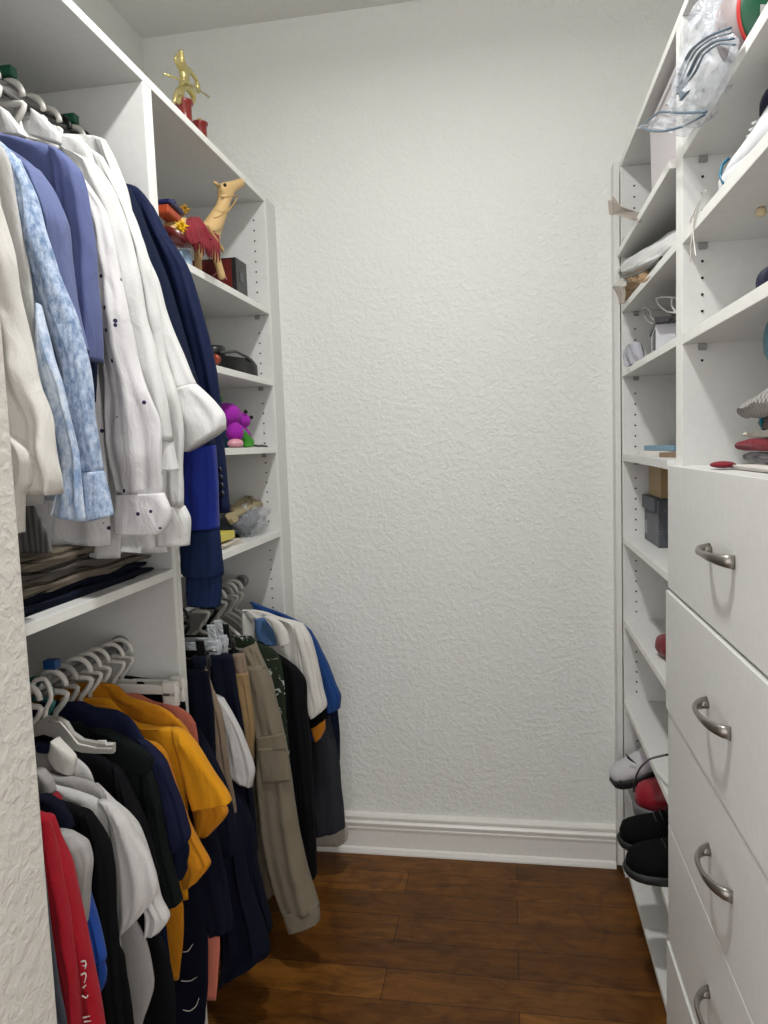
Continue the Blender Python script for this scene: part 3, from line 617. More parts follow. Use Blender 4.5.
garment('t_shirt', 't-shirt', 'rear mustard yellow t-shirt highest up against its white hanger', 1.385, [
    ('body', yellow2, 'body', [(106, 683), (112, 684), (119, 687), (129, 696), (147, 702), (162, 706), (172, 712), (179, 719), (185, 729), (188, 780), (190, 850)], dict(t=.014)),
    ('sleeve', yellow2, 'flat', [(176, 718, 187, 732), (182, 760, 206, 764), (188, 795, 222, 800), (193, 810, 228, 814), (196, 832, 210, 834)], dict(t=.018, dy=0, amp=.003))], zbase=.1)
gp = garment('t_shirt', 't-shirt', 'dark navy t-shirt hanging low with thin pale curved lines on it', 1.40, [
    ('body', navyk, 'body', [(120, 690), (150, 720), (176, 760), (184, 830), (198, 870), (206, 900), (209, 940), (209, 985), (206, 1012), (202, 1060)], dict(t=.015)),
    ('sleeve', navyk, 'flat', [(182, 800, 212, 805), (188, 838, 220, 845), (195, 865, 224, 868), (202, 890, 229, 895), (207, 918, 233, 920), (210, 935, 232, 928)], dict(t=.016, dy=.006, amp=.003))], zbase=.05)
bo = [o for o in gp.children if o.name.startswith('body')][0]
for st in ([(183, 952), (188, 951), (193, 944)], [(181, 981), (190, 981), (197, 977)], [(183, 1010), (190, 1011), (196, 1006), (199, 998)]):
    glyph(bo, [st], 1.372, .0014, PRINT, 'piping')
garment('t_shirt', 't-shirt', 'salmon pink top on the hanger shoulder behind the mustard shirts', 1.435, [
    ('body', salmon, 'body', [(140, 694), (153, 701), (166, 704), (179, 707), (187, 713), (195, 723), (200, 760), (206, 840), (212, 900), (220, 935), (219, 964), (216, 1000)], dict(t=.012, wall=-1.1))], zbase=.05)
garment('t_shirt', 't-shirt', 'dark navy short sleeved tee between the salmon top and the divider', 1.466, [
    ('body', navyd, 'body', [(150, 700), (176, 712), (190, 722), (198, 732), (204, 760), (208, 820), (210, 880)], dict(t=.013)),
    ('sleeve', navyk, 'flat', [(186, 722, 199, 730), (196, 750, 212, 752), (202, 780, 226, 782), (208, 805, 232, 806), (212, 830, 238, 834), (216, 857, 237, 852)], dict(t=.017, dy=0, amp=.004))], zbase=.3)
gq = garment('trousers', 'trousers', 'black trousers clipped under white clips at the end of the near lower rail', 1.488, [
    ('waistband', black, 'flat', [(118, 676, 180, 684), (118, 700, 187, 706), (120, 740, 189, 745)], dict(t=.010, nv=20)),
    ('leg', black, 'flat', [(118, 735, 189, 740), (126, 800, 190, 820), (136, 860, 192, 900)], dict(t=.010, nv=24))], zbase=.3)
# lower near hangers
LH = [(.97, WPLAS, 'tube', 'white tube hanger hook closest to the partition on the lower rail', None), (1.02, WPLAS, 'tube', 'white tube hanger hook second from the partition on the lower rail', None),
      (1.10, BPLAS, 'tube', 'black hanger hook beside the pink one on the lower rail', None), (1.135, PINKP, 'tube', 'pink hanger hook on the lower rail', None), (1.17, WPLAS, 'tube', 'white hanger hook between the pink and teal ones', None),
      (1.205, TEALP, 'tube', 'teal hanger hook on the lower rail', None), (1.25, WPLAS, 'tube', 'white hanger hook under the blue tag on the lower rail', BLUET), (1.285, GREYC, 'tube', 'grey hanger hook just past the blue tag', None),
      (1.335, WPLAS, 'tube', 'white hanger hook above the nearest mustard shirt', None), (1.37, WPLAS, 'flat', 'broad white hanger above the rear mustard shirt', None), (1.405, WPLAS, 'flat', 'broad white hanger right of the mustard collars', None)]
for Y, mt, kd, lab, dt in LH: hanger(Y, ZRL, mt, '', lab, kind=kd, dot=dt)
t = thing('clothes_hanger', 'wide grey plastic hanger with a notched arm lying over the black shirt', 'hanger', (-.80, 1.17, .8))
YH = 1.172
pa = [(34, 724), (47, 716), (60, 717), (68, 722), (74, 732), (84, 739), (100, 742), (115, 743), (115, 752), (98, 752), (84, 751), (70, 747), (58, 737), (46, 733), (34, 736)]
MB().prism([(at(x, y, Y=YH).x, at(x, y, Y=YH).z) for x, y in pa], 'y', YH-.007, YH+.003).build('arm', GREYC, t)
MB().tube([at(x, y, Y=YH-.009) for x, y in ((48, 721), (60, 722), (67, 730), (78, 744), (96, 748), (112, 748.5))], .0018, 8).build('rib', WPLAS, t)
MB().tube([at(x, y, Y=YH-.009) for x, y in ((98, 744), (98, 741), (106, 741), (106, 745), (113, 744))], .0018, 8).build('notch', WPLAS, t)
MB().tube(catmull([at(x, y, Y=YH) for x, y in ((31, 687), (36, 680), (44, 679), (49, 686), (51, 698), (46, 710), (45, 722))], 26), .0045, 8).build('hook', WPLAS, t)
for Y, lab in ((1.445, 'nearer white clip hanger at the end of the near lower rail'), (1.482, 'farther white clip hanger against the cabinet divider')):
    hanger(Y, ZRL, WPLAS, '', lab, kind='clip', X=-.87)

# ---- lower rail of the far cabinet
garment('trousers', 'trousers', 'dark navy trousers in black clips right beside the cabinet divider', 1.575, [
    ('leg', navyk, 'flat', [(160, 668, 208, 672), (162, 700, 213, 705), (166, 760, 216, 760), (170, 840, 224, 845), (174, 880, 236, 900)], dict(t=.014))], zbase=.3)
garment('trousers', 'trousers', 'taupe trousers folded narrow with a rounded top loop', 1.615, [
    ('waistband', taupe, 'flat', [(198, 672, 206, 670), (200, 684, 210, 682), (203, 696, 214, 694)], dict(t=.014, nv=16)),
    ('leg', taupe, 'flat', [(202, 692, 214, 692), (206, 715, 222, 715), (210, 740, 226, 740), (214, 765, 230, 770), (220, 800, 238, 820), (224, 845, 240, 850)], dict(t=.014))], zbase=.3)
garment('t_shirt', 't-shirt', 'off-white t-shirt with a wide sleeve between taupe and tan trousers', 1.655, [
    ('body', greyj, 'body', [(190, 686), (205, 692), (213, 694), (222, 702), (224, 740), (226, 780), (228, 850)], dict(t=.012)),
    ('sleeve', whitej, 'flat', [(211, 694, 224, 700), (218, 712, 233, 714), (222, 732, 242, 732), (225, 752, 249, 750), (226, 771, 255, 770), (236, 780, 252, 786)], dict(t=.015, taper_top=False, dy=-.002, amp=.003))], zbase=.3)
garment('trousers', 'trousers', 'dark navy trousers hanging between the off-white tee and the tan trousers', 1.70, [
    ('leg', denim, 'flat', [(205, 655, 232, 655), (208, 690, 238, 690), (216, 740, 246, 740), (222, 800, 254, 800), (226, 850, 258, 850)], dict(t=.016))], zbase=.3)
garment('trousers', 'trousers', 'tan trousers with a paler folded waist tab', 1.745, [
    ('waistband', taupe, 'flat', [(230, 655, 244, 654), (231, 665, 247, 668), (234, 674, 248, 674)], dict(t=.014, nv=16)),
    ('leg', tan, 'flat', [(233, 672, 248, 672), (237, 700, 252, 699), (242, 728, 255, 728), (243, 763, 253, 763), (244, 800, 252, 800)], dict(t=.016))], zbase=.3)
gd = garment('jeans', 'jeans', 'dark denim legs spread low above the floor in front of the cargo trousers', 1.64, [
    ('leg', denim, 'flat', [(194, 655, 207, 655), (197, 715, 212, 715), (204, 765, 222, 768), (214, 800, 244, 806), (220, 826, 253, 832), (222, 860, 256, 862), (222, 885, 263, 895), (230, 915, 272, 928), (240, 940, 264, 936)], dict(t=.03, amp=.01)),
    ('leg', denim, 'flat', [(212, 810, 238, 818), (214, 860, 248, 875), (216, 900, 258, 910), (218, 930, 266, 935), (219, 955, 269, 955), (221, 984, 236, 972)], dict(t=.026, amp=.01, dy=-.05))], zbase=.05)
gc = garment('cargo_trousers', 'trousers', 'khaki grey cargo trousers with a flapped thigh pocket and turned hem', 1.80, [
    ('waistband', cargo, 'flat', [(240, 650, 256, 644), (243, 660, 262, 658), (246, 668, 266, 667)], dict(t=.020, nv=16)),
    ('leg', cargo, 'flat', [(244, 664, 264, 664), (250, 690, 272, 684), (255, 720, 280, 718), (258, 742, 286, 745), (258, 780, 292, 783), (262, 830, 299, 830), (268, 866, 307, 866), (276, 896, 315, 893), (285, 918, 319, 906)], dict(t=.026, amp=.005, freq=1.2)),
    ('hem', cargo, 'flat', [(283, 912, 317, 901), (286, 921, 320, 911), (289, 930, 320, 919)], dict(t=.027, amp=.001, nv=12)),
    ('leg', cargo, 'flat', [(246, 690, 262, 690), (250, 740, 266, 740), (254, 800, 274, 800), (254, 866, 280, 860), (260, 893, 276, 890), (264, 898, 272, 895)], dict(t=.018, dy=.05))], zbase=.0)
lg = [o for o in gc.children if o.name.startswith('leg')][0]
ribbon(prow([(257, 738, 284, 733), (257, 745, 285, 742), (258, 751, 286, 749)], 1.80, -.028), t=.006, amp=0, wr=.001, nv=10, seed=3).build('pocket_flap', cargo, lg)
ribbon(prow([(258, 748, 285, 746), (260, 765, 288, 765), (262, 783, 290, 781)], 1.80, -.026), t=.007, amp=0, wr=.002, nv=12, seed=4).build('pocket', cargo, lg)
garment('t_shirt', 't-shirt', 'dark green t-shirt with a white printed pattern behind the cargo trousers', 1.90, [
    ('body', greent, 'body', [(252, 636), (259, 643), (274, 649), (281, 660), (285, 690), (288, 730), (292, 775), (295, 830)], dict(t=.016))], zbase=.3)
garment('jacket', 'jacket', 'black jacket hanging long in front of the white polo', 1.99, [
    ('body', black2, 'body', [(262, 642), (276, 652), (288, 660), (296, 668), (300, 700), (304, 760), (308, 820), (308, 870)], dict(wall=-.80, t=.018)),
    ('sleeve', black2, 'flat', [(284, 660, 297, 668), (289, 680, 306, 681), (292, 705, 307, 708), (296, 746, 311, 746), (300, 800, 314, 800), (304, 850, 316, 855), (307, 875, 316, 876)], dict(t=.024, dy=-.004))], zbase=.1)
garment('polo_shirt', 'shirt', 'white polo shirt with an open collar showing blue inside, far lower rail', 2.06, [
    ('body', white2, 'body', [(245, 611), (256, 610), (266, 612), (279, 617), (296, 621), (303, 628), (306, 650), (308, 700), (310, 760)], dict(wall=-.80, t=.016)),
    ('sleeve', white2, 'flat', [(290, 620, 303, 624), (295, 635, 311, 638), (299, 659, 317, 659), (303, 685, 323, 688), (307, 706, 327, 706), (311, 718, 318, 714)], dict(t=.024, dy=-.004, amp=.004)),
    ('collar', white2, 'flat', [(262, 616, 272, 616), (270, 622, 282, 624), (276, 634, 288, 634), (280, 647, 290, 643)], dict(t=.012, dy=-.05, amp=0, wr=.001, nv=20)),
    ('collar', steel, 'flat', [(255, 619, 264, 618), (256, 632, 273, 630), (260, 645, 277, 645)], dict(t=.010, dy=-.025, amp=0, wr=.002, nv=16))], zbase=.3)
garment('polo_shirt', 'shirt', 'black short sleeved shirt with an orange sleeve edge', 2.115, [
    ('body', black, 'body', [(270, 625), (290, 640), (300, 660), (306, 700), (310, 760), (312, 800)], dict(wall=-.80, t=.014)),
    ('sleeve', black, 'flat', [(300, 670, 314, 680), (306, 700, 322, 700), (310, 720, 325, 716), (311, 728, 325, 722)], dict(t=.02, dy=-.004)),
    ('sleeve_edge', orange, 'flat', [(311, 728, 325, 719), (313, 735, 325, 729), (316, 741, 322, 736)], dict(t=.02, dy=-.006, amp=.001, nv=12))], zbase=.3)
garment('t_shirt', 't-shirt', 'bright blue t-shirt last but one on the far lower rail', 2.155, [
    ('body', blue, 'body', [(252, 602), (262, 606), (281, 613), (299, 621), (308, 630), (316, 660), (320, 700), (322, 740)], dict(wall=-.80, t=.015)),
    ('sleeve', blue, 'flat', [(299, 621, 312, 632), (308, 640, 320, 648), (316, 665, 329, 666), (322, 685, 337, 686), (326, 704, 341, 696), (328, 712, 340, 708)], dict(t=.02, dy=-.004, amp=.003))], zbase=.3)
garment('blazer', 'jacket', 'black windowpane wool blazer at the far end reaching down to the baseboard', 2.20, [
    ('body', weave, 'body', [(258, 604), (280, 616), (298, 624), (308, 650), (314, 700), (316, 760), (317, 820)], dict(wall=-.80, t=.016)),
    ('sleeve', navyd, 'flat', [(306, 650, 322, 655), (312, 690, 334, 692), (314, 712, 338, 712), (316, 733, 340, 733), (314, 760, 340, 760)], dict(t=.018, dy=.006)),
    ('sleeve', weave, 'flat', [(308, 720, 330, 715), (310, 755, 338, 752), (311, 785, 341, 785), (314, 812, 344, 810), (316, 836, 345, 827)], dict(t=.022, dy=-.004, amp=.003))], zbase=.1)
garment('dress', 'garment', 'pale shiny garment whose hem shows just above the floor by the baseboard', 2.245, [
    ('body', lining, 'body', [(270, 615), (296, 630), (310, 680), (320, 740), (334, 790), (345, 820), (349, 834), (346, 842), (338, 846)], dict(wall=-.80, t=.014, amp=.003))], zbase=.05)
# far hangers
FH = [(1.64, BPLAS, 'clip', 'black clip hanger nearest the divider on the far lower rail'), (1.71, CLEARP, 'clip', 'clear clip hanger nearest the divider on the far lower rail'), (1.755, CLEARP, 'clip', 'clear clip hanger above the tan trousers'),
      (1.80, BPLAS, 'clip', 'black clip hanger holding the cargo trousers'), (1.93, WPLAS, 'tube', 'white hanger of the dark green printed tee'), (1.99, BPLAS, 'tube', 'black hanger under the far end hooks'),
      (2.06, WPLAS, 'tube', 'white hanger of the white polo shirt on the far rail'), (2.115, GREYC, 'tube', 'grey hanger second from the back end of the far rail'), (2.155, WPLAS, 'tube', 'white hanger of the bright blue t-shirt'), (2.20, WPLAS, 'tube', 'white hanger at the back end of the far rail')]
for Y, mt, kd, lab in FH:
    hanger(Y, ZRL, mt, '', lab, kind=kd, drop=-.022 if mt is CLEARP else -.001, hookmat=None if kd != 'clip' else GREYC if mt is CLEARP else BPLAS)
for i in range(4):
    Y = 1.585+.028*i; hanger(Y, ZRL, GREYC, '', 'one of four close-set empty grey tube hangers beside the divider on the far rail', group='grey hangers bunched beside the divider')
# ------------------------------------------------------------------ small things: left
GOLD = plain('gilt_plastic', (205, 192, 130), .28, .75, nz=.6, ns=200); MARB = plain('red_marble', (120, 34, 28), .3)
def skin(name, nodes, edges, mat, parent, sub=2, root=0):
    "one continuous body grown from a skeleton: nodes = (point, radius)"
    me = bpy.data.meshes.new(name); me.from_pydata([tuple(p) for p, r in nodes], edges, [])
    o = bpy.data.objects.new('tmp', me); C.objects.link(o)
    m = o.modifiers.new('s', 'SKIN'); 
    if not me.skin_vertices: bpy.context.view_layer.objects.active = o; me.attributes  # layer is made by the modifier
    if not me.skin_vertices:
        bm = bmesh.new(); bm.from_mesh(me); bm.verts.layers.skin.new(); bm.to_mesh(me); bm.free()
    sv = me.skin_vertices[0].data
    for i, (p, r) in enumerate(nodes):
        rr = r if isinstance(r, tuple) else (r, r); sv[i].radius = rr; sv[i].use_root = (i == root)
    m.use_smooth_shade = True
    u = o.modifiers.new('u', 'SUBSURF'); u.levels = sub; u.render_levels = sub
    dg = bpy.context.evaluated_depsgraph_get(); me2 = bpy.data.meshes.new_from_object(o.evaluated_get(dg))
    bpy.data.objects.remove(o); me2.name = name; me2.materials.clear()
    me2.polygons.foreach_set('use_smooth', [True]*len(me2.polygons))
    return link(name, me2, parent, [mat])
def pX(x, y, X): return at(x, y, X=X)

tp = thing('trophy', 'gold plastic trophy figure with raised arms on a red marble column', 'trophy', (-.80, 1.83, ZT+T))
P = lambda x, y, d=0: at(x, y, X=-.80+d)
nodes = [(P(184, 84), .011), (P(184, 75), .013), (P(184, 68), .010), (P(182, 62), .007), (P(181, 57), .010), (P(181, 50), .007),
         (P(178, 66), .006), (P(175, 58), .005), (P(180, 53), .005), (P(189, 70), .007), (P(194, 76), .006), (P(197, 82), .005),
         (P(180, 92), .010), (P(178, 99), .008), (P(180, 105), .007), (P(190, 90), .010), (P(194, 97), .008), (P(191, 105), .007),
         (P(176, 94, .01), .006), (P(174, 103, .01), .006), (P(197, 86), .010), (P(198, 94), .006)]
edges = [(0, 1), (1, 2), (2, 3), (3, 4), (4, 5), (2, 6), (6, 7), (7, 8), (2, 9), (9, 10), (10, 11), (0, 12), (12, 13), (13, 14), (0, 15), (15, 16), (16, 17), (12, 18), (18, 19), (11, 20), (20, 21)]
fg = skin('figure', nodes, edges, GOLD, tp)
MB().tube([P(164, 74), P(176, 78, .012), P(190, 84, .015), P(209, 97)], .0028, 8).build('lance', GOLD, fg)
MB().lathe((-.80, 1.842, ZT+T), [(.026, 0), (.026, .012), (.019, .016), (.019, .082), (.024, .088), (.024, .094)], 20).build('column', MARB, tp)
t = thing('trophy_cup', 'short red marble trophy stub beside the gold figure', 'trophy', (-.79, 1.90, ZT+T))
MB().lathe((-.79, 1.915, ZT+T), [(.024, 0), (.024, .010), (.018, .014), (.018, .062), (.022, .066), (.022, .07)], 20).build('column', MARB, t)
MB().lathe((-.79, 1.915, ZT+T+.07), [(.012, 0), (.010, .006), (.004, .012)], 14).build('cap', GOLD, t)

# camel
HIDE = plain('painted_camel_hide', (196, 164, 112), .55, nz=.2, ns=90); ROPE = plain('tan_cord', (176, 140, 84), .8, nz=.5, ns=300)
MAROON = fabric('maroon_wool', (126, 38, 46)); YEL = fabric('yellow_tuft', (226, 180, 20)); SADO = plain('orange_lacquer', (170, 66, 30), .4); SADB = plain('navy_lacquer', (24, 30, 80), .4)
WOODR = plain('dark_red_lacquer', (92, 22, 20), .35)
cm = thing('camel_figurine', 'carved tan camel figurine with a red tasselled blanket on the upper left shelf', 'figurine', (-.76, 1.85, 1.846+T))
def K(x, y, d=0): return at(x, y, X=-.815+(x-165)/80*.105+d)
zf = 1.846+T
def foot(x, y, d=0): p = K(x, y, d); p.z = zf+.004; return p
nodes = [(K(198, 232), (.036, .030)), (K(180, 232), (.038, .036)), (K(168, 236), (.030, .030)), (K(210, 234), (.032, .026)), (K(216, 220), (.024, .024)), (K(222, 209), (.019, .019)), (K(225, 199), (.017, .016)), (K(225, 190), (.020, .017)),
         (K(218, 187), (.014, .012)), (K(231, 187), (.017, .016)), (K(237, 185), (.014, .014)), (K(242, 182), (.014, .013)),
         (K(199, 250), .013), (K(198, 262), .010), (foot(198, 270), .011),
         (K(214, 252), .012), (K(219, 266), .010), (foot(223, 282), .011),
         (K(168, 252, -.02), .014), (K(166, 262, -.02), .010), (foot(165, 268, -.02), .011),
         (K(178, 252, .0), .013), (K(178, 260, .0), .010), (foot(178, 266, .0), .011), (K(183, 216), .026)]
edges = [(0, 1), (1, 2), (0, 3), (3, 4), (4, 5), (5, 6), (6, 7), (7, 8), (7, 9), (9, 10), (10, 11), (0, 12), (12, 13), (13, 14), (3, 15), (15, 16), (16, 17), (2, 18), (18, 19), (19, 20), (1, 21), (21, 22), (22, 23), (1, 24)]
cb = skin('body', nodes, edges, HIDE, cm)
nn_ = (RGT*.3 - FWD).normalized()
e = K(225, 185, .020); MB().ball(e, .0045, n=8).build('eye', HOLE, cb)
for s in (-1, 1): MB().tube([K(219, 186, .010*s), K(214, 182, .014*s)], [.006, .003], 8).build('ear', HIDE, cb)
MB().tube(catmull([K(218, 196, .020), K(225, 197, .028), K(233, 196, .024), K(237, 196, .016), K(235, 202, .020), K(229, 210, .026), K(220, 216, .030), K(214, 218, .030)], 30), .0018, 6).build('halter', ROPE, cm)
# blanket over the back, fringe of wool tassels
bl = ribbon([(K(186, 220, .018), K(200, 220, .022)), (K(185, 232, .036), K(206, 226, .036)), (K(187, 246, .036), K(214, 238, .036))], t=.008, amp=.003, wr=.004, nv=24, seed=5).build('blanket', MAROON, cm)
for i in range(15):
    u = i/14; x = 187+u*31; yt = 229+u*4+2*math.sin(i); yb = 246+u*17+1.5*math.sin(i*2.1)
    MB().tube([K(x, yt, .034), K(x+1, (yt+yb)/2, .040), K(x+.5+math.sin(i), yb, .038)], [.0026, .0032, .0014], 6).build('tassel', MAROON, bl)
for i in range(14):
    u = i/13; MB().tube([K(207+u*14, 224+u*22+2, .032), K(209+u*14, 226+u*22, .038), K(208+u*15, 230+u*23, .036)], .0016, 5).build('cord_loop', ROPE, bl)
MB().box(-.020, .014, -.036, .036, 0, .022).xform(Matrix.Translation(K(170, 219, .01)) @ Matrix.Rotation(-.1, 4, 'X')).build('saddle', SADO, cm, .004)
MB().box(-.020, .020, -.038, .038, .022, .034).xform(Matrix.Translation(K(170, 219, .01)) @ Matrix.Rotation(-.1, 4, 'X')).build('saddle_top', SADB, cm, .004)
MB().ball(K(172, 203, .01), .0095, n=10).build('saddle_knob', SADB, cm)
def pompom(c, r, mt):
    b = MB().ball(c, r*.6, n=8); rd = random.Random(3)
    for k in range(46):
        d = Vector((rd.gauss(0, 1), rd.gauss(0, 1), rd.gauss(0, 1))).normalized(); b.tube([c+d*r*.4, c+d*r*rd.uniform(.9, 1.25)], [.0024, .0010], 5)
    return b.build('pompom', mt, cm)
pompom(K(181, 227, .03), .017, YEL); pompom(K(184, 210, .0), .014, fabric('ochre_tuft', (170, 130, 40)))
MB().lathe((0, 0, 0), [(.001, -.02), (.022, -.014), (.036, 0), (.033, 0), (.02, -.010), (.001, -.014)], 22, mat=Matrix.Rotation(.5, 4, 'Y') @ Matrix.Rotation(-.35, 4, 'X')).xform(Matrix.Translation(K(178, 237, .045))).build('saddle_flap', WOODR, cm)
t = thing('jar', 'small pale blue glass jar on the camel shelf beside the navy sleeve', 'jar', (-.77, 1.735, zf))
MB().lathe((-.775, 1.735, zf), [(.016, 0), (.019, .004), (.019, .034), (.014, .04), (.014, .045)], 18).build('jar_body', plain('pale_blue_glass', (160, 190, 215), .2), t)
MB().lathe((-.775, 1.735, zf+.045), [(.016, 0), (.016, .010), (.012, .012)], 18).build('lid', WPLAS, t)

BOXK = plain('black_card', (26, 24, 26), .4); BOXR = plain('dark_red_print', (92, 26, 24), .35)
t = thing('box', 'small black cardboard box with a dark red printed face behind the camel', 'box', (-.82, 2.06, zf))
MB().box(-.90, -.748, 2.02, 2.105, zf, zf+.097).build('carton', BOXK, t, .0015)
MB().box(-.895, -.762, 2.0188, 2.0202, zf+.004, zf+.093).build('printed_face', BOXR, t)
MB().tube([Vector((-.80+.022*math.cos(a), 2.0175, zf+.035+.022*math.sin(a))) for a in [i*PI/8 for i in range(11)]], .0016, 6).build('printed_ring', plain('pink_print', (190, 120, 120), .5), t)
MB().box(-.7478, -.7466, 2.045, 2.075, zf+.035, zf+.062).build('side_label', plain('grey_print', (80, 80, 82), .5), t)

z3 = 1.620+T
t = thing('camera', 'black camcorder with its cord lying on the second left shelf', 'camera', (-.80, 2.03, z3))
ribbon([(Vector((-.84, 1.97, z3+.052)), Vector((-.762, 2.14, z3+.050))), (Vector((-.85, 1.955, z3+.035)), Vector((-.755, 2.155, z3+.032))), (Vector((-.85, 1.955, z3+.004)), Vector((-.755, 2.155, z3+.002)))], t=.032, amp=0, wr=.003, seed=9, nv=20).build('body', BPLAS, t)
MB().lathe((-.835, 2.03, z3+.05), [(.034, 0), (.036, .01), (.036, .026), (.030, .03), (.022, .028), (.020, .018)], 24).build('lens', BPLAS, t)
MB().tube([(-.78, 1.95, z3+.05), (-.755, 2.0, z3+.058), (-.75, 2.08, z3+.05), (-.75, 2.15, z3+.03)], .004, 8).build('hand_strap', plain('grey_strap', (70, 70, 70), .8), t)
MB().lathe((-.79, 1.94, z3+.03), [(.014, 0), (.015, .01), (.010, .014)], 16, mat=Matrix.Rotation(PI/2, 4, 'X')).build('dial', plain('copper_dial', (150, 70, 50), .35, .5), t)
t2 = MB().tube([at(246, 359, X=-.80), at(251, 359, X=-.80), at(255.5, 364, X=-.80), at(256, 368, X=-.80), at(253, 373, X=-.775)], .0026, 8).build('cable', BPLAS, t)

z4 = 1.405+T
PURP = fabric('purple_plush', (160, 38, 168)); TEALF = fabric('teal_plush', (24, 92, 130)); GRNF = fabric('green_plush', (70, 150, 50))
t = thing('plush_toy', 'small bright purple plush toy slumped on the third left shelf', 'toy', (-.80, 2.05, z4))
bd = [(Vector((-.80, 2.03, z4+.038)), .026), (Vector((-.80, 2.04, z4+.066)), .020), (Vector((-.795, 2.045, z4+.090)), .030), (Vector((-.785, 2.075, z4+.088)), .022), (Vector((-.77, 2.02, z4+.05)), .013), (Vector((-.755, 2.01, z4+.032)), .012), (Vector((-.785, 2.07, z4+.05)), .012), (Vector((-.77, 2.10, z4+.022)), .010)]
MB().ball((-.80, 2.02, z4+.095), .042, .050, .036).build('head', PURP, t)
MB().ball((-.775, 2.07, z4+.08), .026, .034, .024).build('muzzle', PURP, t)
MB().ball((-.775, 2.01, z4+.045), .026, .028, .030).build('arm', PURP, t)
MB().tube([(-.78, 2.05, z4+.06), (-.765, 2.08, z4+.04), (-.765, 2.11, z4+.014)], [.016, .013, .009], 12).build('arm', PURP, t)
for y, z in ((2.055, .105), (2.10, .09)): MB().ball((-.755, y, z4+z), .006, n=8).build('eye', HOLE, t)
ribbon([(Vector((-.78, 2.03, z4+.05)), Vector((-.77, 2.06, z4+.055))), (Vector((-.765, 2.06, z4+.02)), Vector((-.757, 2.10, z4+.018))), (Vector((-.765, 2.06, z4+.002)), Vector((-.757, 2.09, z4+.002)))], t=.010, amp=0, nv=14).build('belly', GRNF, t)
t = MB().ball((-.765, 1.985, z4+.013), .022, .030, .013).build('toy_egg', plain('pink_plastic_egg', (226, 160, 172), .35)); tag(t, 'pink plastic egg lying under the purple plush toy', 'toy')
t = thing('plush_toy', 'little teal plush toy with a green top behind the purple one', 'toy', (-.86, 2.08, z4))
MB().ball((-.87, 2.10, z4+.11), .03, .03, .034).build('body', TEALF, t); MB().box(-.90, -.84, 2.06, 2.14, z4, z4+.085).build('foot_block', TEALF, t, .01); MB().lathe((-.87, 2.10, z4+.14), [(.024, 0), (.026, .012), (.018, .022)], 16).build('cap', GRNF, t)
cbm = MB()
cbm.tube([(-.79, 2.13, z4+.004), (-.77, 2.15, z4+.007), (-.765, 2.19, z4+.004), (-.775, 2.22, z4+.006), (-.765, 2.26, z4+.003)], .0035, 8)
tag(cbm.build('cord', BPLAS), 'short black cord lying at the back end of the plush toy shelf', 'cord')

z5 = 1.131+T
BEIGE = fabric('beige_cap_cotton', (158, 144, 112)); GREYT = fabric('dark_grey_cloth', (70, 72, 78))
t = thing('cap', 'beige cotton cap lying on top of the clear bag', 'cap', (-.84, 2.15, z5+.07))
ribbon([(at(229, 509, X=-.82), at(238, 517, X=-.79)), (at(238, 501, X=-.84), at(246, 512, X=-.79)), (at(252, 495, X=-.86), at(256, 508, X=-.79)), (at(265, 497, X=-.86), at(268, 504, X=-.80)), (at(270, 500, X=-.84), at(271, 502, X=-.80))], t=.010, amp=.003, nu=20, nv=30, seed=21).build('crown', BEIGE, t)
ribbon([(at(226, 514, X=-.80), at(236, 512, X=-.79)), (at(228, 520, X=-.79), at(238, 518, X=-.785)), (at(232, 524, X=-.785), at(237, 522, X=-.78))], t=.008, nv=16, seed=22).build('brim', BEIGE, t)
t = thing('plastic_bag', 'clear plastic bag stuffed with dark grey cloth on the fourth left shelf', 'bag', (-.84, 2.16, z5))
MB().ball((-.83, 2.17, z5+.05), .070, .105, .048, nz=.5, n=18).build('bag_film', clear_plastic('clear_bag_film', (220, 225, 232), .30), t)
MB().ball((-.84, 2.16, z5+.045), .055, .08, .038, nz=.8, n=16).build('cloth', GREYT, t)
t = thing('paper_stack', 'sheaf of white papers under the yellow notebook, left shelf', 'paper', (-.79, 1.93, z5))
for i in range(3): MB().box(-.10, .055, -.07, .07+.01*i, .004*i, .004*i+.003).xform(Matrix.Translation((-.82, 1.92, z5)) @ Matrix.Rotation(.1*i-.1, 4, 'Z')).build('sheet', plain('cream_paper', (206, 198, 184), .8), t, .0005)
t = box('notebook', -.88, -.775, 1.86, 1.97, z5+.018, z5+.040, plain('yellow_cover', (214, 200, 88), .5), None, .002); tag(t, 'pale yellow notebook on the white papers beside the navy cuff', 'notebook')

# folded trousers on the low shelf of the near cabinet
z1_ = 1.138+T
KH = fabric('dim_khaki', (112, 102, 88)); NVY = fabric('folded_navy', (22, 27, 42)); STR = fabric('striped_folded', (80, 76, 72), 'rib', (120, 114, 106), .4)
fold = [('lowest', NVY, .000, .030), ('second', KH, .030, .022), ('third', STR, .052, .020), ('top', KH, .072, .02)]
labs = ['folded navy trousers at the bottom of the pile on the low shelf', 'folded khaki trousers second from the bottom of the pile', 'folded striped dark trousers third from the bottom of the pile', 'folded khaki trousers topmost of the pile, just under the shirt tails']
for i, (nm, mt, dz, th) in enumerate(fold):
    o = MB()
    for q in range(2):
        zz = z1_+dz+q*th/2+.006; x1 = -.775-.012*((i*3+q) % 3); y1 = 1.492-.008*((i+q) % 3)
        ribbon([(Vector((-1.12, .86, zz)), Vector((-1.12, y1, zz))), (Vector((-.95, .86, zz)), Vector((-.95, y1, zz))), (Vector((x1, .87, zz)), Vector((x1, y1-.01, zz)))], t=th/4+.001, amp=.002, freq=3, wr=.004, seed=i*2+q, mb=o)
    tag(o.build('folded_trousers', mt), labs[i], 'trousers', None)

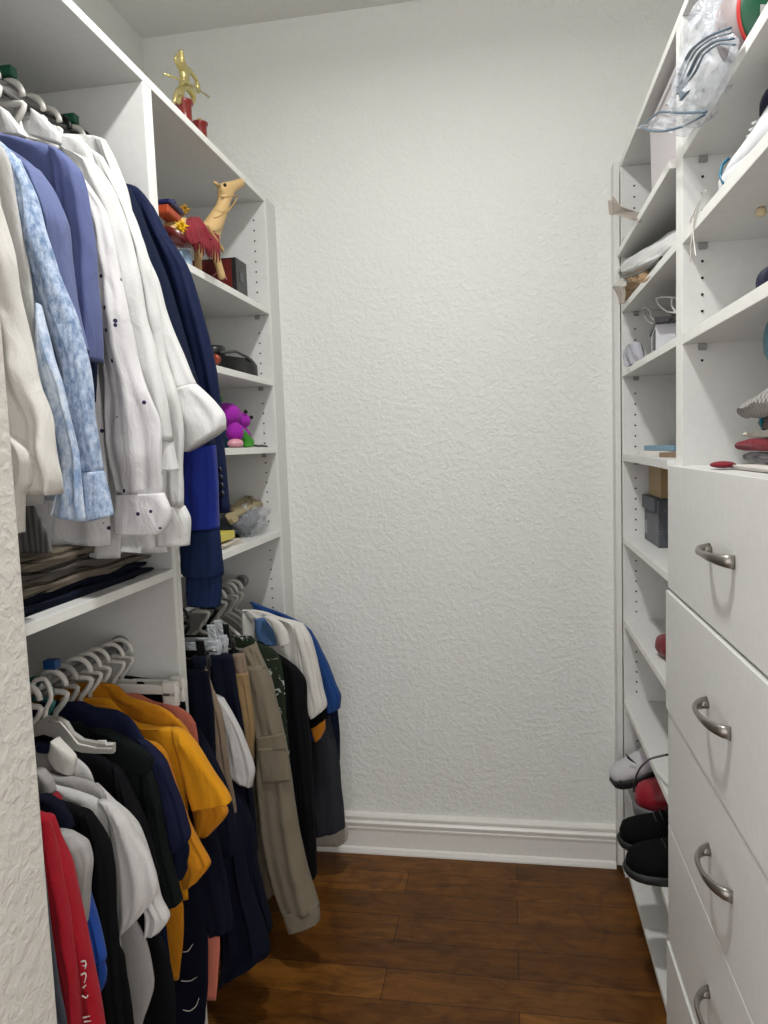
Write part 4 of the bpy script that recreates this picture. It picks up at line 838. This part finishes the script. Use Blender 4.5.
# ------------------------------------------------------------------ small things: right
z6 = 1.951+.021
FILM = clear_plastic('zip_bag_film', (228, 233, 240), .30); ZIP = plain('blue_grey_zip', (84, 104, 120), .35); ZIPG = plain('grey_zip', (120, 130, 138), .35)
t = thing('zip_bag', 'large clear zip bag with blue-grey closure strips drooping from the top right shelf', 'bag', (.38, 1.3, z6))
ribbon([(pX(716, -20, .36), pX(734, -12, .37)), (pX(706, 2, .345), pX(729, 8, .36)), (pX(696, 22, .335), pX(727, 32, .345)), (pX(686, 45, .33), pX(733, 60, .342)), (pX(680, 72, .325), pX(720, 94, .338)), (pX(678, 98, .325), pX(697, 128, .335))], t=.018, amp=.006, wr=.016, seed=31, freq=2.5).build('bag_film', FILM, t)
for k, dx in enumerate((0, 4, 9, 14)):
    pts = catmull([pX(678+dx*.15, 94-dx*.2, .318), pX(680+dx, 74-dx*.0, .312), pX(691+dx, 51+dx*.2, .312), pX(708+dx*.8, 37+dx*.5, .316), pX(730+dx*.3, 28+dx*1.2, .325)], 24)
    MB().tube(pts, .0026 if k % 2 else .0036, 8, flat=.5).build('zip_strip', ZIP if k != 1 else ZIPG, t)
ribbon([(pX(677, 86, .31), pX(682, 97, .31)), (pX(680, 99, .31), pX(690, 90, .312)), (pX(679, 101, .31), pX(681, 101, .31))], t=.003, amp=0, wr=0, nv=10).build('zip_corner', ZIP, t)
t = thing('zip_bag', 'flat clear zip bag sticking out over the divider beside the storage box', 'bag', (.36, 1.5, z6))
ribbon([(pX(641, 126, .29), pX(641, 129, .29)), (pX(660, 113, .30), pX(664, 131, .305)), (pX(680, 106, .32), pX(684, 138, .335)), (pX(700, 90, .335), pX(708, 112, .345)), (pX(722, 62, .345), pX(730, 86, .35))], t=.010, amp=.003, wr=.012, seed=33, freq=2).build('bag_film', FILM, t)
for pts in ([pX(640, 127, .288), pX(650, 119, .29), pX(660, 112, .298), pX(680, 113, .31), pX(706, 112, .33)], [pX(640, 127, .288), pX(652, 131, .29), pX(665, 131, .30), pX(684, 126, .32), pX(704, 115, .335)]):
    MB().tube(catmull(pts, 24), .0022, 8).build('zip_strip', ZIP, t)

t = thing('storage_box', 'frosted plastic storage box with a pink item inside, top right shelf by the back wall', 'box', (.5, 1.85, 1.951+T))
FROST = clear_plastic('frosted_plastic', (226, 220, 222), .72, .35, .05); z7 = 1.951+T
prof = [(.372, 1.66), (.66, 1.66), (.66, 1.99), (.372, 1.99)]
vs0 = [(x, y, z7) for x, y in prof]; vs1 = [(.5+(x-.5)*1.03, 1.825+(y-1.825)*1.03, z7+.205) for x, y in prof]
MB().add(vs0+vs1, [(0, 1, 5, 4), (1, 2, 6, 5), (2, 3, 7, 6), (3, 0, 4, 7), (0, 3, 2, 1)], 0, False).build('tub', FROST, t)
MB().box(.364, .668, 1.652, 1.998, z7+.205, z7+.220).build('lid', FROST, t, .003)
MB().box(.40, .50, 1.80, 1.94, z7+.006, z7+.12).build('contents', plain('pink_card', (220, 120, 124), .7), t, .003)

RIBG = plain('green_satin', (14, 84, 56), .4, nz=.3, ns=8); RIBR = plain('red_satin', (196, 40, 36), .4); RIM = plain('mauve_grey_rim', (150, 138, 138), .6)
t = thing('ribbon_spool', 'big spool of green and red ribbon with a white label, top right shelf', 'spool', (.42, 1.29, z6))
sc = Vector((.425, 1.29, z6+.0825)); rm = Matrix.Rotation(math.radians(18), 4, 'Z') @ Matrix.Rotation(PI/2, 4, 'X')
MB().lathe(sc, [(.020, -.036), (.080, -.036), (.080, -.031), (.020, -.031)], 40, mat=rm).build('spool_flange', RIM, t)
MB().lathe(sc, [(.020, -.031), (.076, -.031), (.077, .0), (.074, .016), (.020, .016)], 40, mat=rm).build('ribbon', RIM, t)
MB().lathe(sc, [(.020, .016), (.077, .016), (.077, .020), (.020, .020)], 40, mat=rm).build('ribbon_edge', RIBR, t)
MB().lathe(sc, [(.001, .021), (.074, .021), (.074, .026), (.001, .027)], 40, mat=rm).build('spool_face', RIBG, t)
lb = MB().box(-.045, -.008, -.024, .004, .027, .0282).xform(Matrix.Translation(sc) @ rm).build('label', plain('white_label', (222, 222, 218), .6), t)
for i, wv in enumerate((1, 2, 1, 1, 2, 1, 2)):
    MB().box(-.036+i*.003, -.036+i*.003+.0006*wv, -.016, -.002, .0283, .0286).xform(Matrix.Translation(sc) @ rm).build('bar_line', HOLE, lb)

z8 = 1.787+.021
NAVY = plain('navy_shoe_lining', (20, 24, 52), .7); WLE = plain('white_leather', (222, 224, 226), .45); TEA = plain('teal_trim', (40, 104, 128), .45)
def shoe(name, label, toe, d, L, w, up, sole, lin_m, sole_m, hts=(.045, .055, .085, .10), laces=None, logo=None, lift=.0, tilt=0, pitch=0, group=None):
    "toe = ground point under the toe, d = unit direction heel-to-toe"
    d = Vector(d).normalized(); s = Vector((0, 0, 1)).cross(d); toe = Vector(toe)
    t = thing(name, label, 'shoe', tuple(toe-d*L*.5), group)
    zb = toe.z; R = Matrix.Translation(toe) @ Matrix.Rotation(pitch, 4, s) @ Matrix.Rotation(tilt, 4, d) @ Matrix.Translation(-toe)
    st = [(0, .10, .28), (.03, .55, .52), (.08, .80, .62), (.16, .96, .72), (.28, 1., .85), (.42, .92, 1.0), (.56, .80, 1.28), (.68, .74, 1.5), (.8, .76, 1.55), (.92, .70, 1.62), (.98, .52, 1.5), (1, .2, .9)]
    n = 20; vs = []; sv = []
    for u, ww, hh in st:
        c = toe-d*L*u; hw = w/2*ww; h = sole+hts[0]*hh*1.0
        for j in range(n):
            a = 2*PI*j/n; x = math.cos(a)*hw*(.97 if a < PI else 1); z = max(math.sin(a), -.0)
            z = (abs(z)**.75)*(h-sole)+sole if math.sin(a) > 0 else sole-.002
            k = 1-.25*max(0, math.sin(a))*(1 if u > .45 else .3)
            vs.append(R @ (c + s*x*k + Vector((0, 0, z))))
    fs = [(i*n+j, i*n+(j+1) % n, (i+1)*n+(j+1) % n, (i+1)*n+j) for i in range(len(st)-1) for j in range(n)] + [tuple(range(n)), tuple(range((len(st)-1)*n, len(st)*n))]
    uo = MB().add(vs, fs).build('upper', up, t)
    m = MB(); ring = []
    for u, ww, hh in st: ring.append((u, w/2*(ww*1.05+.02)))
    out = [toe-d*L*u*1.0+d*.004+s*h_ for u, h_ in ring] + [toe-d*L*u+d*.004-s*h_ for u, h_ in reversed(ring)]
    rings = []
    for zz, k in ((0, .96), (.004, 1.), (sole*.9, 1.02), (sole+.003, .98)):
        cc = toe-d*L*.5; rings += [R @ (cc+(p-cc)*k+Vector((0, 0, zz))) for p in out]
    q = len(out); fs = [(i*q+j, i*q+(j+1) % q, (i+1)*q+(j+1) % q, (i+1)*q+j) for i in range(3) for j in range(q)] + [tuple(range(q)), tuple(range(3*q, 4*q))]
    m.add(rings, fs).build('sole', sole_m, t)
    # opening
    c = toe-d*L*.76; hh = sole+hts[0]*1.5
    vs = [R @ (c + d*math.cos(2*PI*j/20)*L*.17 + s*math.sin(2*PI*j/20)*w*.27 + Vector((0, 0, hh+(.004 if k else -.006)-.012*math.cos(2*PI*j/20)))) for k in range(2) for j in range(20)]
    MB().add(vs, [(j, (j+1) % 20, 20+(j+1) % 20, 20+j) for j in range(20)]+[tuple(range(20)), tuple(range(20, 40))]).build('collar_lining', lin_m, t)
    if laces:
        for i in range(5):
            u = .33+i*.055; c = toe-d*L*u; z = sole+hts[0]*(.86+i*.11)
            MB().tube([R @ (c+s*w*.24+Vector((0, 0, z-.006))), R @ (c+d*.006+Vector((0, 0, z+.004))), R @ (c-s*w*.24+Vector((0, 0, z-.006)))], .0022, 6).build('lace', laces, uo)
    return t, uo, R, d, s
shoe('sneaker', 'white sneaker with navy lining and teal trim on the middle tower shelf', (.392, 1.352, z8), (-.04, 1, 0), .205, .080, WLE, .02, NAVY, WLE, hts=(.046,), laces=WLE)
t = MB().tube([pX(724, 184, .352), pX(720, 175, .352), pX(722, 165, .36), pX(729, 158, .37)], .0028, 8).build('trim_cord', TEA); tag(t, 'thin teal trim looped at the white sneaker toe', 'cord')
BXX, BYY = .478, 1.42
t = thing('lotion_bottle', 'white plastic bottle standing at the right edge behind the white sneaker', 'bottle', (BXX, BYY, z8))
MB().lathe((BXX, BYY, z8), [(.028, 0), (.032, .006), (.032, .10), (.020, .118), (.014, .122)], 22).build('bottle_body', WPLAS, t); MB().lathe((BXX, BYY, z8+.122), [(.016, 0), (.016, .018), (.012, .02)], 18).build('bottle_cap', GPLAS, t)
t = thing('string', 'loose white string dangling from the corner of the middle tower shelf', 'string', (.343, 1.48, 1.75))
for pts in ([(706, 190), (697, 207), (692, 217), (690, 222)], [(703, 193), (697, 212), (694, 222), (692, 240), (690, 262)], [(700, 200), (694, 214), (693, 230), (695, 250), (696, 256)], [(698, 208), (693, 226), (691, 246), (690, 255)]):
    MB().tube(catmull([pX(x, y, .343+.0015*(i % 2)) for i, (x, y) in enumerate(pts)], 16), .0012, 6).build('strand', WPLAS, t)
# tower shelf under it
z9 = 1.593+.021
t = thing('wristwatch', 'dark navy round thing with a cream tip on the lowest open tower shelf', 'watch', (.40, 1.24, z9))
MB().lathe((.405, 1.215, z9+.026), [(.018, -.01), (.026, -.008), (.026, .008), (.018, .01)], 24, mat=Matrix.Rotation(PI/2, 4, 'X')).build('case', NAVY, t)
MB().tube([(.39, 1.345, z9+.004), (.395, 1.29, z9+.008), (.40, 1.235, z9+.010)], [.001, .008, .009], 8, flat=.6).build('tip', plain('cream_wood', (220, 200, 160), .6), t)
t = MB().lathe((.425, 1.345, 1.787), [(.004, 0), (.007, -.003), (.009, -.008), (.007, -.013), (.003, -.015)], 16).build('wooden_knob', plain('cream_wood', (220, 200, 160), .6)); tag(t, 'small round cream knob under the middle tower shelf at the right edge', 'knob')
# folded hats on the counter
zc = 1.3524; HER = fabric('herringbone_tweed', (96, 92, 90), 'check', (180, 176, 172), 1.3); REDF = fabric('crimson_cloth', (128, 34, 46)); RIBG_ = fabric('grey_rib_knit', (90, 88, 94), 'rib', (150, 148, 150), 2)
TEF = plain('teal_blue_plastic', (24, 120, 140), .4); TAUF = fabric('taupe_felt', (142, 124, 112)); CRF = fabric('cream_felt', (214, 208, 196))
def disc_stack(name, label, cat, c, rx, ry, h, mat, rot=0, nz=.15):
    o = MB().ball((0, 0, 0), rx, ry, h/2, n=16, nz=nz).xform(Matrix.Translation(Vector(c)+Vector((0, 0, h/2))) @ Matrix.Rotation(rot, 4, 'Z')).build(name, mat); return tag(o, label, cat)
def slab(name, label, cat, x0, x1, y0, y1, z0, th, mat, seed, amp=.002, parts=None):
    zz = z0+th/2; o = ribbon([(Vector((x0, y0, zz)), Vector((x0, y1, zz))), (Vector(((x0+x1)/2, y0, zz)), Vector(((x0+x1)/2, y1, zz))), (Vector((x1, y0, zz)), Vector((x1, y1, zz)))][::-1], t=th/2-.0015, amp=amp*.5, wr=amp, seed=seed, nv=24).build(name, mat)
    return tag(o, label, cat)
slab('card', 'white card with a red rounded corner lying lowest on the counter', 'card', .372, .60, 1.10, 1.345, zc, .010, plain('white_card', (228, 224, 216), .5), 41, 0)
tag(MB().ball((.364, 1.335, zc+.008), .020, .030, .006, n=12).build('ribbon_bow', REDF), 'small crimson cloth tab on the white card at the counter edge', 'cloth')
slab('knit_scarf', 'grey ribbed knit folded under the crimson cap on the counter', 'scarf', .405, .62, 1.12, 1.365, zc+.011, .018, RIBG_, 42)
slab('cap', 'flat crimson cap in the stack on the counter', 'cap', .40, .63, 1.12, 1.395, zc+.029, .022, REDF, 43)
slab('felt_hat', 'cream folded felt hat above the crimson cap', 'hat', .405, .60, 1.13, 1.37, zc+.051, .014, CRF, 44)
slab('felt_hat', 'taupe folded felt hat between the cream hat and the tweed cap', 'hat', .42, .60, 1.12, 1.335, zc+.065, .022, TAUF, 45)
tag(MB().lathe((.43, 1.335, zc+.095), [(.030, -.003), (.032, 0), (.030, .003)], 26, mat=Matrix.Rotation(PI/2, 4, 'Y') @ Matrix.Rotation(.5, 4, 'X')).build('round_lid', TEF), 'teal round lid tucked under the tweed cap', 'lid')
fc = thing('flat_cap', 'grey and white herringbone flat cap on the hat stack', 'cap', (.5, 1.25, zc+.09))
ribbon([(Vector((.52, 1.08, zc+.155)), Vector((.52, 1.30, zc+.145))), (Vector((.45, 1.08, zc+.145)), Vector((.45, 1.36, zc+.118))), (Vector((.395, 1.10, zc+.12)), Vector((.405, 1.355, zc+.096))), (Vector((.385, 1.15, zc+.098)), Vector((.395, 1.345, zc+.090)))], t=.016, amp=.002, wr=.003, seed=46).build('crown', HER, fc)
tag(MB().lathe((.425, 1.25, zc+.205), [(.002, -.018), (.03, -.016), (.050, -.004), (.052, .006), (.045, .012), (.002, .014)], 26, mat=Matrix.Rotation(PI/2, 4, 'Y')).build('teal_bowl', TEF), 'teal rounded bowl edge above the tweed cap at the photo border', 'bowl')

# narrow shelves
KRA = plain('grey_kraft_paper', (176, 166, 154), .85); KRA2 = plain('dark_kraft_paper', (140, 132, 124), .85)
t = thing('paper_bag', 'folded grey kraft paper pieces poking out of the narrow shelf over the wall', 'paper', (.36, 2.05, 1.951+T))
def sheet(pts, n, th, name, mat, parent):
    vs = [Vector(p) for p in pts]; nrm = (vs[1]-vs[0]).cross(vs[2]-vs[0]).normalized()*th; k = len(vs)
    return MB().add(vs+[v+nrm for v in vs], [tuple(range(k)), tuple(range(2*k-1, k-1, -1))]+[(i, (i+1) % k, k+(i+1) % k, k+i) for i in range(k)], 0, False).build(name, mat, parent)
sheet([at(608.5, 200, Y=2.20), at(613, 214, Y=2.20), at(640, 222, Y=1.98), at(646, 216, Y=1.95), at(632, 210, Y=2.02), at(622, 207, Y=2.10), at(613, 196, Y=2.2), at(612, 202, Y=2.2)], 0, .0012, 'flap', KRA, t)
sheet([at(608, 201, Y=2.21), at(611, 200, Y=2.21), at(614, 215, Y=2.21), at(609, 214, Y=2.21)], 0, .002, 'edge_fold', KRA, t)
sheet([at(625, 212, Y=2.04), at(640, 223, Y=1.96), at(650, 205, Y=1.90), at(641, 212, Y=1.98)], 0, .0012, 'fold', KRA2, t)
z10 = 1.789+T
t = thing('sun_hat', 'white brimmed hat with a thin black edge on the narrow right shelf', 'hat', (.42, 2.0, z10))
ribbon([(pX(621, 270, .352), pX(622, 275, .35)), (pX(630, 260, .365), pX(636, 272, .355)), (pX(642, 252, .375), pX(652, 264, .36)), (pX(656, 246, .385), pX(664, 256, .37)), (pX(672, 236, .40), pX(678, 246, .38)), (pX(684, 230, .41), pX(688, 238, .39))], t=.016, amp=.001, wr=.003, seed=51).build('crown', white1, t)
MB().tube(catmull([pX(621, 269, .342), pX(620, 274, .336), pX(626, 277, .335), pX(640, 272.5, .338), pX(652, 265, .343), pX(662, 257, .349)], 24), .003, 8).build('brim_edge', BPLAS, t)
t = thing('straw_hat', 'crushed tan straw hat under the white hat', 'hat', (.42, 2.1, z10))
STRW = fabric('tan_straw', (150, 118, 82), 'rib', (184, 156, 120), 1.5)
ribbon([(pX(629, 276, .375), pX(645, 268, .365)), (pX(626, 284, .375), pX(652, 280, .365)), (pX(622, 292, .37), pX(645, 288, .37)), (pX(622, 300, .37), pX(634, 300, .37))], t=.014, amp=.006, wr=.012, seed=52).build('crown', STRW, t)
MB().tube(catmull([pX(630, 277, .36), pX(637, 282, .352), pX(648, 280, .35), pX(662, 268, .355)], 20), .006, 8).build('brim', STRW, t)
t = thing('visor', 'curved pale plastic visor at the back end of the narrow hat shelf', 'visor', (.34, 2.25, z10))
ribbon([(at(624, 276, Y=2.24), at(628, 282, Y=2.2)), (at(618, 282, Y=2.25), at(626, 286, Y=2.2)), (at(611.5, 287, Y=2.26), at(622, 287, Y=2.2))], t=.003, amp=.002, wr=.002, seed=53, nv=18).build('peak', plain('pale_plastic_peak', (190, 186, 178), .4), t)
ribbon([(at(613, 288, Y=2.24), at(624, 287, Y=2.2)), (at(618, 296, Y=2.24), at(625, 294, Y=2.2)), (at(620, 304, Y=2.24), at(624, 303, Y=2.2))], t=.003, amp=.002, wr=.002, seed=54, nv=18).build('band', KRA, t)
z11 = 1.597+T
t = thing('wire_hook', 'tangled white wire loops above the black lidded box', 'wire', (.40, 1.98, z11+.06))
for pts in ([(642, 309), (645, 307), (650, 311), (652, 318), (658, 323), (664, 325), (657, 325), (648, 321), (643, 313)], [(656, 299), (662, 297), (676, 298), (684, 305), (680, 312), (668, 312), (660, 306)], [(672, 299), (672, 306), (677, 313), (684, 316)]):
    pp = catmull([pX(x, y, .385+.004*(i % 3)) for i, (x, y) in enumerate(pts + ([pts[0]] if len(pts) > 5 else []))], 30)
    MB().tube(pp, .0022, 8).build('loop', WPLAS, t)
MB().tube(catmull([pX(664, 325, .386), pX(668, 322, .39), pX(676, 318, .395), pX(684, 320, .395)], 12), .005, 8).build('black_clip', BPLAS, t)
bx = thing('box', 'small white printed box with a black lid on the narrow right shelf', 'box', (.44, 2.0, z11))
SILV = plain('white_printed_card', (196, 196, 200), .45)
def qbox(parent, name, pts, h, mat):
    vs = [Vector(p) for p in pts]; up = Vector((0, 0, h)); return MB().add(vs+[v+up for v in vs], [(0, 3, 2, 1), (4, 5, 6, 7), (0, 1, 5, 4), (1, 2, 6, 5), (2, 3, 7, 6), (3, 0, 4, 7)], 0, False).build(name, mat, parent, .001)
qbox(bx, 'carton', [(.362, 1.90, z11), (.50, 1.86, z11), (.53, 2.08, z11), (.392, 2.12, z11)], .070, SILV)
qbox(bx, 'lid', [(.357, 1.88, z11+.0705), (.503, 1.84, z11+.0705), (.535, 2.08, z11+.0705), (.389, 2.13, z11+.0705)], .016, BOXK)
qbox(bx, 'dark_panel', [(.3605, 1.91, z11+.008), (.362, 1.90, z11+.008), (.375, 1.995, z11+.006), (.3735, 2.0, z11+.006)], .05, BOXK)
t = thing('pouch', 'crumpled silver-grey pouch at the back of the black lidded box', 'pouch', (.38, 2.2, z11))
ribbon([(at(627, 348, Y=2.22), at(640, 342, Y=2.12)), (at(625, 354, Y=2.22), at(643, 352, Y=2.12)), (at(629, 366, Y=2.2), at(645, 362, Y=2.12))], t=.016, amp=.004, wr=.010, seed=55, nv=24).build('pouch_body', plain('silver_grey_film', (178, 178, 186), .4, nz=.4), t)
tag(MB().ball((.395, 1.74, z11+.032), .016, .020, .028, nz=.3).build('pink_pouch', plain('coral_pink', (206, 130, 120), .5)), 'small coral pink thing beside the tower divider on the box shelf', 'pouch')
z12 = 1.3435+.019
t = thing('book', 'white covered book lying flat at the bottom of the small book pile', 'book', (.45, 2.05, z12))
qbox(t, 'cover', [(.35, 2.06, z12), (.48, 1.80, z12), (.60, 1.95, z12), (.48, 2.24, z12)], .013, plain('white_cover', (214, 210, 204), .5))
qbox(t, 'pages', [(.371, 2.061, z12+.004), (.4, 2.0, z12+.004), (.42, 2.02, z12+.004), (.39, 2.08, z12+.004)], .005, BOXK)
t = MB().box(-.09, .09, -.07, .07, 0, .012).xform(Matrix.Translation((.47, 1.83, z12)) @ Matrix.Rotation(.3, 4, 'Z')).build('book', plain('brown_cover', (136, 112, 88), .6), None, .001); tag(t, 'brown covered booklet beside the white book next to the tower divider', 'book')
t = MB().box(-.10, .10, -.11, .11, 0, .014).xform(Matrix.Translation((.49, 2.04, z12+.0135)) @ Matrix.Rotation(.15, 4, 'Z')).build('book', plain('light_blue_cover', (116, 150, 170), .5), None, .001); tag(t, 'light blue book lying on the white book', 'book')
t = MB().box(-.08, .08, -.09, .09, 0, .010).xform(Matrix.Translation((.50, 1.98, z12+.0280)) @ Matrix.Rotation(-.1, 4, 'Z')).build('book', plain('grey_cover', (120, 112, 108), .5), None, .001); tag(t, 'thin grey booklet on top of the light blue book', 'book')
z13 = 1.0895+T
SPK = fabric('speckled_grey_card', (84, 86, 92), 'dots', (150, 154, 160), 3.2, .7); WDB = plain('raw_pine', (158, 132, 90), .6, nz=.2, ns=30)
t = thing('box', 'tall speckled dark grey box on the shelf below the books', 'box', (.46, 2.15, z13))
MB().box(.402, .54, 2.075, 2.285, z13, z13+.128).build('carton', SPK, t, .002)
MB().box(.396, .546, 2.10, 2.292, z13+.095, z13+.134).build('lid_flap', plain('slate_card', (74, 80, 90), .6), t, .002)
MB().box(.4006, .4018, 2.235, 2.275, z13+.02, z13+.06).build('label', plain('grey_label', (130, 132, 138), .5), t)
t = MB().box(.412, .53, 2.10, 2.27, z13+.1345, 1.3435-.012).build('wood_block', WDB, None, .002); tag(t, 'unpainted pine block standing on the speckled grey box', 'block')
z14 = .831+T
tag(MB().ball((.392, 1.915, z14+.030), .030, .050, .030, nz=.2).build('red_slipper', plain('dark_red_leather', (112, 24, 34), .4)), 'dark red rounded toe peeking past the drawers on the middle narrow shelf', 'slipper')

# shoes low right
z15 = .325
BSH = fabric('black_shoe_knit', (11, 12, 13)); BSO = plain('dark_grey_sole', (20, 21, 22), .6); GSO = plain('grey_sole', (104, 106, 108), .55); RSH = plain('crimson_leather', (150, 22, 42), .45); WSH = plain('white_grey_leather', (196, 194, 198), .5)
shoe('shoe', 'black knit shoe on the low right shelf, farther of the black pair', (.276, 1.955, z15), (-1, .12, 0), .28, .105, BSH, .018, NAVY, BSO, hts=(.082,), laces=BPLAS)
shoe('shoe', 'black knit shoe with a white underside, nearer of the black pair', (.272, 1.82, z15), (-1, .06, 0), .28, .105, BSH, .018, NAVY, BSO, hts=(.082,), laces=BPLAS)
t, uo, R_, d_, s_ = shoe('sneaker', 'red leather sneaker with a thick grey sole behind the black pair', (.345, 2.135, z15), (-1, .30, 0), .28, .115, RSH, .032, NAVY, GSO, hts=(.100,), laces=WPLAS)
t, uo, R_, d_, s_ = shoe('sneaker', 'white and black sneaker with a black swoosh standing tipped by the wall', (.300, 2.225, z15+.035), (-1, .10, .0), .25, .10, WSH, .022, BSO, BSO, hts=(.052,), tilt=-.1, pitch=.42)
MB().ball((.325, 2.222, z15+.065), .034, .046, .026).build('toe_cap', BSO, t)
sw = [pX(626, 752, .29), pX(630, 757, .286), pX(636, 763, .29)]
p0 = [at(a_, b_, Y=2.168) for a_, b_ in ((625.5, 753), (627.5, 758.5), (631, 761), (637, 764), (630.5, 758.2), (626.3, 753.8))]
sheet(p0, 0, .002, 'swoosh', HOLE, t)
t = MB().tube(catmull([at(633.5, 792, X=.325), at(635, 780, X=.325), at(640, 768, X=.328), at(650, 759, X=.332), at(668, 754.5, X=.336)], 24), .0028, 8).build('cable', BPLAS); tag(t, 'black cable arching over the red sneaker', 'cable')
